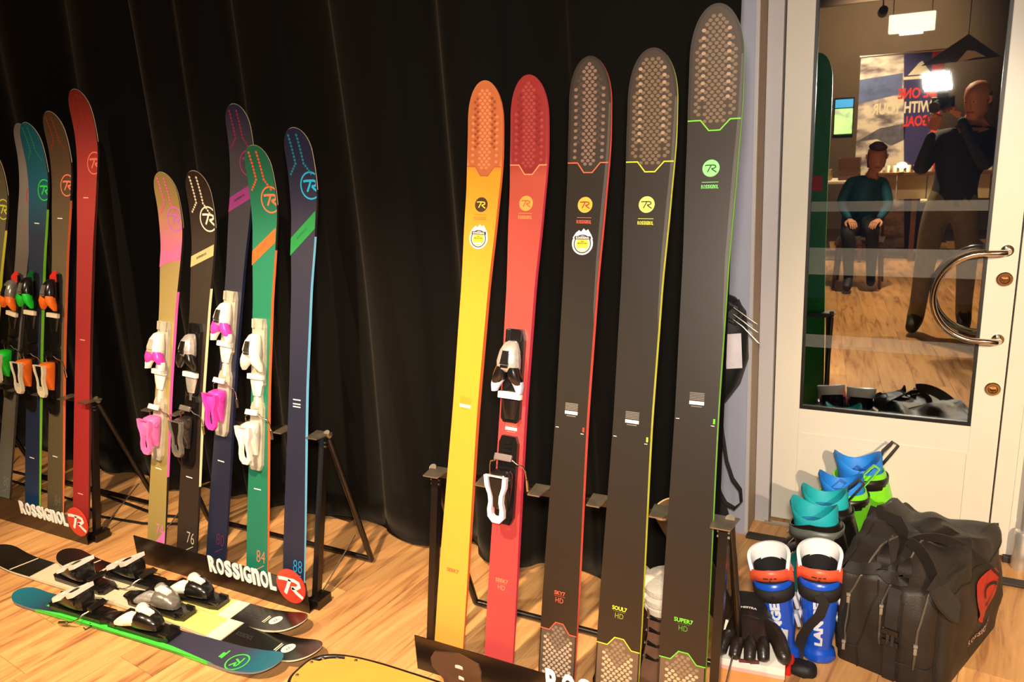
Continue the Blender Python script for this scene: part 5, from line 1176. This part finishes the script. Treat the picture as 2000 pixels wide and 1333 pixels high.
# the banner faces +y; seen from the front its left is at +x
flat('sky_print', P_poly([(-0.415, 1.70), (0.02, 1.78), (0.02, 2.00), (-0.415, 1.96)]), M('banner_sky', (92, 104, 146), 0.6, var=0.25, scale=9), bx, t)
flat('rock_print', P_poly([(-0.415, 1.28), (-0.18, 1.42), (0.08, 1.46), (0.08, 1.28), (-0.05, 1.22), (-0.2, 1.30)]), M('banner_rock', (92, 88, 98), 0.6, var=0.4, scale=14), bx, t)
flat('blue_print', P_poly([(0.015, 2.2), (0.415, 2.2), (0.415, 0.05), (0.16, 0.05), (0.08, 1.2)]), M('banner_blue', (46, 40, 92), 0.6), bx, t)
flat('red_print', P_poly([(0.29, 2.2), (0.415, 2.2), (0.40, 0.9), (0.36, 0.9)]), M('banner_red', (222, 50, 40), 0.6), bx2, t)
flat('peak_logo', P_poly([(-0.30, 1.97), (-0.20, 2.11), (-0.17, 2.09), (-0.07, 1.97)]) + P_rect(-0.33, 1.925, -0.03, 1.955), M('banner_cream', (232, 216, 184), 0.6), bx3, t)
flat('lettering', P_text('BE ONE', -0.165, 1.78, 0.36, 0.115, 0.03) + P_text('GOAL', -0.185, 1.48, 0.26, 0.115, 0.03), M('banner_red', (222, 50, 40), 0.6), bx3, t)
flat('lettering_white', P_text('WITH YOUR', -0.03, 1.63, 0.60, 0.125, 0.03), M('banner_cream', (232, 216, 184), 0.6), bx3, t)
b = B(); tube(b, [(-W_/2-0.01, 0, H_+0.035), (W_/2+0.01, 0, H_+0.035)], 0.012, 8); box(b, (0, 0, 0.03), (W_+0.02, 0.12, 0.06), bev=0.01); tube(b, [(0, -0.02, 0.05), (0, -0.02, H_+0.03)], 0.009, 8); done('stand', b, steel, t, True)
# dark pennant with a white peak
t = empty('pennant', 'dark hanging pennant with a white mountain peak, over the banner', 'pennant', (0.10, -0.95, 1.92))
b = B(); prism(b, [(-0.20, 0.0), (0.10, 0.20), (0.32, 0.02)], -0.002, 0.002, f=lambda x, y, z: (x, z, y)); done('cloth', b, M('pennant_grey', (60, 58, 54), 0.7), t)
flat('peak', P_poly([(0.03, -0.0), (0.10, 0.085), (0.15, 0.075), (0.22, 0.03), (0.15, 0.028)]), M('pennant_white', (236, 222, 208), 0.6), lambda x, y: (x, 0.0025, y), t)
b = B(); tube(b, [(0.10, 0, 0.2), (0.10, 0, 1.15)], 0.003, 6); done('cord', b, blk, t)
# hanging light box
t = empty('light_box', 'pale glowing light box hanging from the shop ceiling', 'lamp', (-0.21, -1.95, 2.33))
b = B(); box(b, (0, 0, 0), (0.36, 0.10, 0.15), bev=0.01); done('diffuser', b, M('box_glow', (255, 236, 186), 0.5, emit=1.6), t)
b = B(); box(b, (0, 0, -0.085), (0.18, 0.06, 0.016)); done('bright_strip', b, M('strip_glow', (255, 244, 200), 0.5, emit=6), t)
b = B()
for x in (-0.15, 0.15): tube(b, [(x, 0, 0.07), (x, 0, 0.70)], 0.004, 6)
done('rod', b, steel, t)
# bar counter
t = empty('bar_counter', 'long bar counter with brown board top and pale front panels', 'counter', (0.15, -3.45, 0))
wood = M('bar_wood', (112, 70, 42), 0.4, var=0.2, scale=12); pale = M('bar_pale', (206, 184, 140), 0.6, var=0.08)
b = B(); box(b, (0, -0.10, 0.945), (1.5, 0.42, 0.035), bev=0.004); done('counter_top', b, wood, t)
for k in range(5):
    b = B(); box(b, (-0.58+0.29*k, 0.04, 0.80), (0.28, 0.02, 0.25), bev=0.004); done('front_panel', b, pale, t)
for x in (-0.7, -0.25, 0.25, 0.7):
    b = B(); box(b, (x, -0.10, 0.34), (0.05, 0.30, 0.67)); done('leg', b, wood, t)
b = B(); box(b, (0.03, 0.12, 0.665), (0.45, 0.22, 0.02), bev=0.003); done('side_shelf', b, M('shelf_white', (240, 226, 196), 0.5), t)
cupm = M('cup_white', (244, 232, 204), 0.5)
cup0 = None
for k in range(20):
    if cup0 is None:
        b = B(); lathe(b, [(0.018, 0), (0.024, 0.07), (0.021, 0.07), (0.016, 0.006)], 12); cup0 = done('cup', b, cupm, None, True); c = cup0
    else: c = cup0.copy(); COL.objects.link(c)
    c.location = (-0.52+0.068*k, -3.42, 0.963)
    tag(c, 'small white cup standing in the row along the brown bar top', 'cup', 'white cups in a row on the bar')
t = empty('table_lamp', 'small bright lamp standing on the bar counter', 'lamp', (-0.245, -3.36, 0.9635))
b = B(); lathe(b, [(0.03, 0), (0.03, 0.008), (0.006, 0.012), (0.006, 0.05)], 14); done('base', b, steel, t, True)
b = B(); lathe(b, [(0.02, 0.045), (0.045, 0.06), (0.045, 0.085), (0.02, 0.10)], 16); done('bulb', b, M('bulb_glow', (255, 228, 160), 0.5, emit=30), t, True)
# side table with crates
t = empty('side_table', 'white topped table with brown crates on it, left of the bar', 'table', (-1.02, -3.45, 0))
b = B(); box(b, (0, 0, 0.88), (0.90, 0.5, 0.03), bev=0.004); done('table_top', b, M('shelf_white', (240, 226, 196), 0.5), t)
for x in (-0.42, 0.42):
    for y in (-0.2, 0.2):
        b = B(); box(b, (x, y, 0.43), (0.04, 0.04, 0.87)); done('leg', b, wood, t)
for lab, x, hh, ww in (('larger brown crate on the white side table, next to the bar', -0.76, 0.24, 0.20), ('smaller tan crate on the white side table, left of the larger crate', -1.06, 0.16, 0.22)):
    t = empty('crate', lab, 'crate', (x, -3.40, 0.895))
    for z in range(int(hh/0.06)):
        b = B()
        for yy in (-0.10, 0.10): box(b, (0, yy, 0.03+0.06*z), (ww, 0.012, 0.05))
        for xx in (-ww/2, ww/2): box(b, (xx, 0, 0.03+0.06*z), (0.012, 0.2, 0.05))
        done('slat', b, M('crate%d' % int(ww*100), (96, 58, 34) if ww < 0.21 else (176, 140, 86), 0.6), t)
    b = B(); box(b, (0, 0, 0.006), (ww, 0.2, 0.01)); done('crate_bottom', b, wood, t)
# green screen picture on the far wall
t = empty('screen', 'upright screen glowing green and blue on the far shop wall', 'screen', (-1.09, -6.085, 1.56))
b = B(); box(b, (0, 0, 0), (0.26, 0.03, 0.52), bev=0.004); done('bezel', b, pblack, t)
scm = bpy.data.materials.new('screen_picture'); scm.use_nodes = True; nt = scm.node_tree; bs = nt.nodes['Principled BSDF']
tc = nt.nodes.new('ShaderNodeTexCoord'); nz = nt.nodes.new('ShaderNodeTexNoise'); nz.inputs['Scale'].default_value = 9; nt.links.new(tc.outputs['Object'], nz.inputs['Vector'])
rp = nt.nodes.new('ShaderNodeValToRGB'); el = rp.color_ramp.elements; el[0].position = 0.35; el[0].color = lin((14, 70, 24)); el[1].position = 0.65; el[1].color = lin((120, 240, 60)); nt.links.new(nz.outputs['Fac'], rp.inputs['Fac'])
nt.links.new(rp.outputs['Color'], bs.inputs['Emission Color']); bs.inputs['Emission Strength'].default_value = 1.5
b = B(); box(b, (0, 0.017, -0.06), (0.23, 0.002, 0.34)); done('picture', b, scm, t)
b = B(); box(b, (0, 0.017, 0.18), (0.23, 0.002, 0.11)); done('picture_top', b, M('screen_blue', (60, 150, 200), 0.5, emit=0.8), t)

# ------------------------------------------------------------------ people
skin = M('skin', (214, 148, 112), 0.55, var=0.06); 
def figure(t, joints, bones, mats, name='body'):
    """one continuous skinned surface; bones carry the index of their material"""
    idx = {k: i for i, k in enumerate(joints)}
    me = bpy.data.meshes.new('skel'); me.from_pydata([joints[k][:3] for k in joints], [(idx[a], idx[c]) for a, c, _ in bones], [])
    o = bpy.data.objects.new('skel', me); COL.objects.link(o)
    md = o.modifiers.new('s', 'SKIN'); md.use_smooth_shade = True; sd = o.modifiers.new('d', 'SUBSURF'); sd.levels = 2
    for k, i in idx.items():
        sv = me.skin_vertices[0].data[i]; r = joints[k][3]; sv.radius = r if isinstance(r, tuple) else (r, r); sv.use_root = (k == 'pelvis')
    bpy.context.view_layer.update()
    m2 = bpy.data.meshes.new_from_object(o.evaluated_get(bpy.context.evaluated_depsgraph_get())); bpy.data.objects.remove(o)
    m2.name = name; m2.materials.clear()
    for m in mats: m2.materials.append(m)
    seg = [(Vector(joints[a][:3]), Vector(joints[c][:3]), mi) for a, c, mi in bones]
    for p in m2.polygons:
        c = p.center; best = 9; bi = 0
        for a, e, mi in seg:
            f = max(0, min(1, (c-a).dot(e-a)/max(1e-9, (e-a).length_squared))); d = (a+(e-a)*f-c).length
            if d < best: best, bi = d, mi
        p.material_index = bi; p.use_smooth = True
    r = bpy.data.objects.new(name, m2); COL.objects.link(r); r.parent = t; return r

def head(t, c, f, hair, bald=False):
    """head with face looking along f"""
    c = Vector(c); f = Vector(f).normalized(); s = Vector((0, 0, 1)).cross(f).normalized(); u = f.cross(s)
    b = B(); rings = []
    for z, rx, ry, cy in ((-0.125, 0.030, 0.030, 0.035), (-0.112, 0.046, 0.050, 0.032), (-0.085, 0.060, 0.072, 0.016), (-0.045, 0.070, 0.086, 0.006), (0.0, 0.075, 0.094, 0), (0.045, 0.076, 0.096, -0.004), (0.085, 0.066, 0.084, -0.008), (0.112, 0.042, 0.055, -0.010), (0.122, 0.012, 0.016, -0.010)):
        rings.append([c + s*v.x + f*v.y + u*z for v in ell(rx, ry, 0, 24, 0, cy)])
    loft(b, rings); h = done('head', b, skin, t, True, auto=180)
    b = B(); loft(b, [[c + s*v.x + f*(v.y+yy) + u*z for v in ell(rx, ry, 0, 10)] for z, rx, ry, yy in ((0.012, 0.008, 0.008, 0.088), (-0.015, 0.011, 0.014, 0.094), (-0.036, 0.015, 0.016, 0.096), (-0.044, 0.008, 0.008, 0.090))]); done('nose', b, skin, h, True)
    for q in (-1, 1):
        b = B(); p = c + s*q*0.030 + f*0.083 + u*0.004; tube(b, [p - f*0.010, p - f*0.004, p + f*0.003], [0.009, 0.011, 0.006], 10); done('eye', b, M('eye_white', (230, 224, 214), 0.3), h, True)
        b = B(); tube(b, [p + f*0.0028, p + f*0.005], 0.005, 8); done('iris', b, M('iris_dark', (40, 30, 24), 0.3), h, True)
        b = B(); tube(b, [c + s*q*0.072 - f*0.004 + u*0.022, c + s*q*0.086 - f*0.012 + u*0.012, c + s*q*0.084 - f*0.008 - u*0.016, c + s*q*0.072 - u*0.030], [0.006, 0.012, 0.010, 0.006], 8); done('ear', b, skin, h, True)
    b = B(); band(b, [c - s*0.024 + f*0.083 - u*0.066, c + f*0.094 - u*0.064, c + s*0.024 + f*0.083 - u*0.066], u, 0.013, 0.006); done('mouth', b, M('lips', (176, 92, 82), 0.5), h, True)
    b = B(); rings = []
    for z, k in (((-0.06, 1.02), (-0.02, 1.05), (0.02, 1.05), (0.04, 1.03)) if bald else ((-0.10, 1.02), (-0.05, 1.10), (0.0, 1.12), (0.05, 1.13), (0.09, 1.12), (0.12, 1.05), (0.133, 0.4))):
        i = min(1, max(0, (z+0.05)/0.1)); rx, ry = (0.072, 0.092) if z < 0.05 else ((0.070, 0.088) if z < 0.1 else ((0.045, 0.058) if z < 0.13 else (0.02, 0.02)))
        rings.append([c + s*(v.x*k) + f*(v.y*k-0.012) + u*z for v in ell(rx, ry, 0, 26) if (z > 0.06 or v.y < ry*0.25)])
    if bald: loft(b, rings, False, False, closed=False)
    else:
        lo = [r for r in rings if len(r) < 26]; hi = [r for r in rings if len(r) == 26]
        loft(b, lo, False, False, closed=False); loft(b, hi, True, True)
    done('hair', b, hair, h, True, auto=180)
    return h

def hand(t, w, d, n_, m, curl=0.9, k=1.0, side=1, name='hand'):
    """palm with five separate fingers; w wrist, d finger direction, n_ palm normal (curl side)"""
    w, d, n_ = Vector(w), Vector(d).normalized(), Vector(n_); n_ = (n_-d*n_.dot(d)).normalized(); s = d.cross(n_)*side
    b = B(); rings = []
    for f, hw, th in ((0, 0.026, 0.018), (0.03, 0.034, 0.017), (0.065, 0.041, 0.015), (0.088, 0.040, 0.012)):
        rings.append([w + d*f*k + s*v.x*k + n_*v.y*k for v in ell(hw, th, 0, 14, p=2.6)])
    loft(b, rings)
    for x, ln in ((-0.030, 0.062), (-0.010, 0.076), (0.010, 0.080), (0.030, 0.070)):
        p = w + (d*0.082 + s*x)*k; a = 0.15; pts = [p.copy()]; rs = [0.0092]
        for j, q in enumerate((0.45, 0.32, 0.23)):
            a += curl*(0.55 if j == 0 else 0.8); p = p + (d*math.cos(a) + n_*math.sin(a))*ln*q*k; pts.append(p.copy()); rs.append((0.0088, 0.0078, 0.0055)[j])
        tube(b, pts, [r*k for r in rs], 8)
    p = w + (d*0.022 + s*0.030)*k; tube(b, [p, p + (s*0.024 + d*0.022 + n_*0.008)*k, p + (s*0.030 + d*0.048 + n_*0.022)*k, p + (s*0.024 + d*0.066 + n_*0.034)*k], [0.012*k, 0.0115*k, 0.010*k, 0.006*k], 8)
    return done(name, b, m, t, True, auto=60)

jk = M('jacket_dark', (34, 30, 26), 0.8, var=0.15); tr_ = M('trousers_olive', (128, 114, 80), 0.8, var=0.12); sh_ = M('boots_dark', (44, 42, 40), 0.6)
t = empty('person', 'bald person in dark jacket and olive trousers photographing with a flash, mirrored in the door', 'person', (0.16, -0.36, 0))
def J(x, y, z, r): return (x-0.16, y+0.36, z, r)
jt = {'pelvis': J(0.17, -0.40, 0.93, (0.150, 0.110)), 'waist': J(0.19, -0.41, 1.10, (0.150, 0.110)), 'chest': J(0.22, -0.42, 1.30, (0.170, 0.120)), 'neck0': J(0.25, -0.40, 1.45, 0.065), 'neck': J(0.26, -0.37, 1.53, 0.052), 'skull': J(0.265, -0.345, 1.60, 0.060),
      'shl': J(0.06, -0.36, 1.39, 0.075), 'ell': J(-0.055, -0.22, 1.17, 0.052), 'wrl': J(0.012, -0.135, 1.45, 0.032), 'shr': J(0.40, -0.44, 1.38, 0.075), 'elr': J(0.345, -0.25, 1.19, 0.052), 'wrr': J(0.170, -0.155, 1.535, 0.032),
      'hipl': J(0.07, -0.38, 0.88, 0.100), 'knl': J(0.03, -0.25, 0.49, 0.072), 'anl': J(0.0, -0.24, 0.10, 0.055), 'tol': J(-0.03, -0.10, 0.045, 0.044), 'hel': J(0.005, -0.27, 0.045, 0.044),
      'hipr': J(0.27, -0.42, 0.88, 0.100), 'knr': J(0.30, -0.36, 0.49, 0.072), 'anr': J(0.31, -0.42, 0.10, 0.055), 'tor': J(0.32, -0.27, 0.045, 0.044), 'her': J(0.31, -0.45, 0.045, 0.044)}
bn = [('pelvis', 'waist', 0), ('waist', 'chest', 0), ('chest', 'neck0', 0), ('neck0', 'neck', 3), ('neck', 'skull', 3), ('chest', 'shl', 0), ('shl', 'ell', 0), ('ell', 'wrl', 0), ('chest', 'shr', 0), ('shr', 'elr', 0), ('elr', 'wrr', 0),
      ('pelvis', 'hipl', 1), ('hipl', 'knl', 1), ('knl', 'anl', 1), ('anl', 'tol', 2), ('anl', 'hel', 2), ('pelvis', 'hipr', 1), ('hipr', 'knr', 1), ('knr', 'anr', 1), ('anr', 'tor', 2), ('anr', 'her', 2)]
figure(t, jt, bn, [jk, tr_, sh_, skin])
head(t, J(0.27, -0.335, 1.645, 0)[:3], (-0.55, 0.8, -0.22), M('hair_grey', (120, 104, 88), 0.8), bald=True)
hand(t, J(0.012, -0.135, 1.46, 0)[:3], (0.25, 0.1, 1), (-0.3, 0.8, 0.1), skin, 0.9, 0.95, 1)
hand(t, J(0.165, -0.15, 1.545, 0)[:3], (-0.55, 0.35, 0.55), (-0.6, 0.6, -0.5), skin, 0.9, 0.95, -1)
# the camera with its flash head, held in both hands just behind the view point
t = empty('camera', 'black photo camera with a flash head held up by the photographer', 'camera', (0, 0, EYE))
cm = Matrix(((r2.x, u2.x, -fw.x), (r2.y, u2.y, -fw.y), (r2.z, u2.z, -fw.z)))
C_ = lambda x, y, z: cm @ Vector((x, y, z))
b = B(); box(b, C_(0, 0.0, 0.135), (0.135, 0.085, 0.050), rot=cm, bev=0.008); box(b, C_(0, 0.055, 0.130), (0.055, 0.035, 0.050), rot=cm, bev=0.008); done('camera_body', b, pblack, t)
b = B(); tube(b, [C_(0, 0, 0.115), C_(0, 0, 0.08), C_(0, 0, 0.045), C_(0, 0, 0.020)], [0.036, 0.038, 0.036, 0.039], 20); done('lens', b, pblack, t, True)
b = B(); tube(b, [C_(0, 0, 0.0195), C_(0, 0, 0.0185)], 0.032, 20); done('front_glass', b, M('lens_glass', (20, 24, 40), 0.05, coat=1.0), t)
b = B(); box(b, C_(0.0, 0.115, 0.120), (0.060, 0.085, 0.050), rot=cm, bev=0.006); box(b, C_(0.0, 0.165, 0.095), (0.120, 0.080, 0.070), rot=cm, bev=0.008); done('flash_head', b, pblack, t)
# seated visitor
t = empty('person', 'seated person in a teal top and dark trousers at the bar, mirrored in the door', 'person', (-0.50, -2.0, 0))
def K_(x, y, z, r): return (x+0.50, y+2.0, z, r)
tl_ = M('top_teal', (22, 92, 112), 0.8, var=0.1); dk_ = M('trousers_black', (24, 21, 19), 0.8)
jt = {'pelvis': K_(-0.52, -2.02, 0.56, (0.155, 0.12)), 'waist': K_(-0.53, -2.03, 0.72, (0.135, 0.10)), 'chest': K_(-0.50, -2.0, 0.90, (0.150, 0.11)), 'neck0': K_(-0.46, -1.96, 1.02, 0.055), 'neck': K_(-0.44, -1.94, 1.08, 0.045), 'skull': K_(-0.42, -1.92, 1.15, 0.055),
      'shl': K_(-0.64, -1.98, 0.97, 0.06), 'ell': K_(-0.70, -1.84, 0.78, 0.045), 'wrl': K_(-0.60, -1.70, 0.66, 0.030), 'shr': K_(-0.35, -2.0, 0.97, 0.06), 'elr': K_(-0.29, -1.86, 0.77, 0.045), 'wrr': K_(-0.36, -1.70, 0.66, 0.030),
      'hipl': K_(-0.60, -1.98, 0.55, 0.09), 'knl': K_(-0.60, -1.60, 0.56, 0.065), 'anl': K_(-0.58, -1.66, 0.11, 0.045), 'tol': K_(-0.58, -1.50, 0.045, 0.04), 'hipr': K_(-0.44, -1.98, 0.55, 0.09), 'knr': K_(-0.40, -1.62, 0.58, 0.065), 'anr': K_(-0.40, -1.80, 0.14, 0.045), 'tor': K_(-0.39, -1.66, 0.06, 0.04)}
bn = [('pelvis', 'waist', 0), ('waist', 'chest', 0), ('chest', 'neck0', 0), ('neck0', 'neck', 3), ('neck', 'skull', 3), ('chest', 'shl', 0), ('shl', 'ell', 0), ('ell', 'wrl', 0), ('chest', 'shr', 0), ('shr', 'elr', 0), ('elr', 'wrr', 0),
      ('pelvis', 'hipl', 1), ('hipl', 'knl', 1), ('knl', 'anl', 1), ('anl', 'tol', 2), ('pelvis', 'hipr', 1), ('hipr', 'knr', 1), ('knr', 'anr', 1), ('anr', 'tor', 2)]
figure(t, jt, bn, [tl_, dk_, sh_, skin])
head(t, K_(-0.415, -1.91, 1.205, 0)[:3], (0.2, 0.9, -0.35), M('hair_brown', (84, 46, 28), 0.8))
hand(t, K_(-0.60, -1.70, 0.655, 0)[:3], (0.35, 0.8, -0.2), (0, 0, -1), skin, 0.4, 0.9, 1)
hand(t, K_(-0.36, -1.70, 0.655, 0)[:3], (-0.35, 0.8, -0.2), (0, 0, -1), skin, 0.4, 0.9, -1)
t = empty('chair', 'dark wooden chair under the seated person', 'chair', (-0.52, -2.0, 0))
b = B(); box(b, (0, 0.02, 0.425), (0.42, 0.40, 0.035), bev=0.006); done('seat', b, wood, t)
for x in (-0.18, 0.18):
    for y in (-0.16, 0.18):
        b = B(); tube(b, [(x, y, 0.42), (x*1.12, y*1.12, 0.0)], [0.018, 0.014], 8); done('leg', b, wood, t, True)
b = B(); band(b, [(-0.20, -0.20, 0.78), (0, -0.235, 0.79), (0.20, -0.20, 0.78)], (0, 0, 1), 0.16, 0.018); 
for x in (-0.18, 0.18): tube(b, [(x, -0.17, 0.42), (x, -0.205, 0.85)], 0.012, 8)
done('backrest', b, wood, t, True)
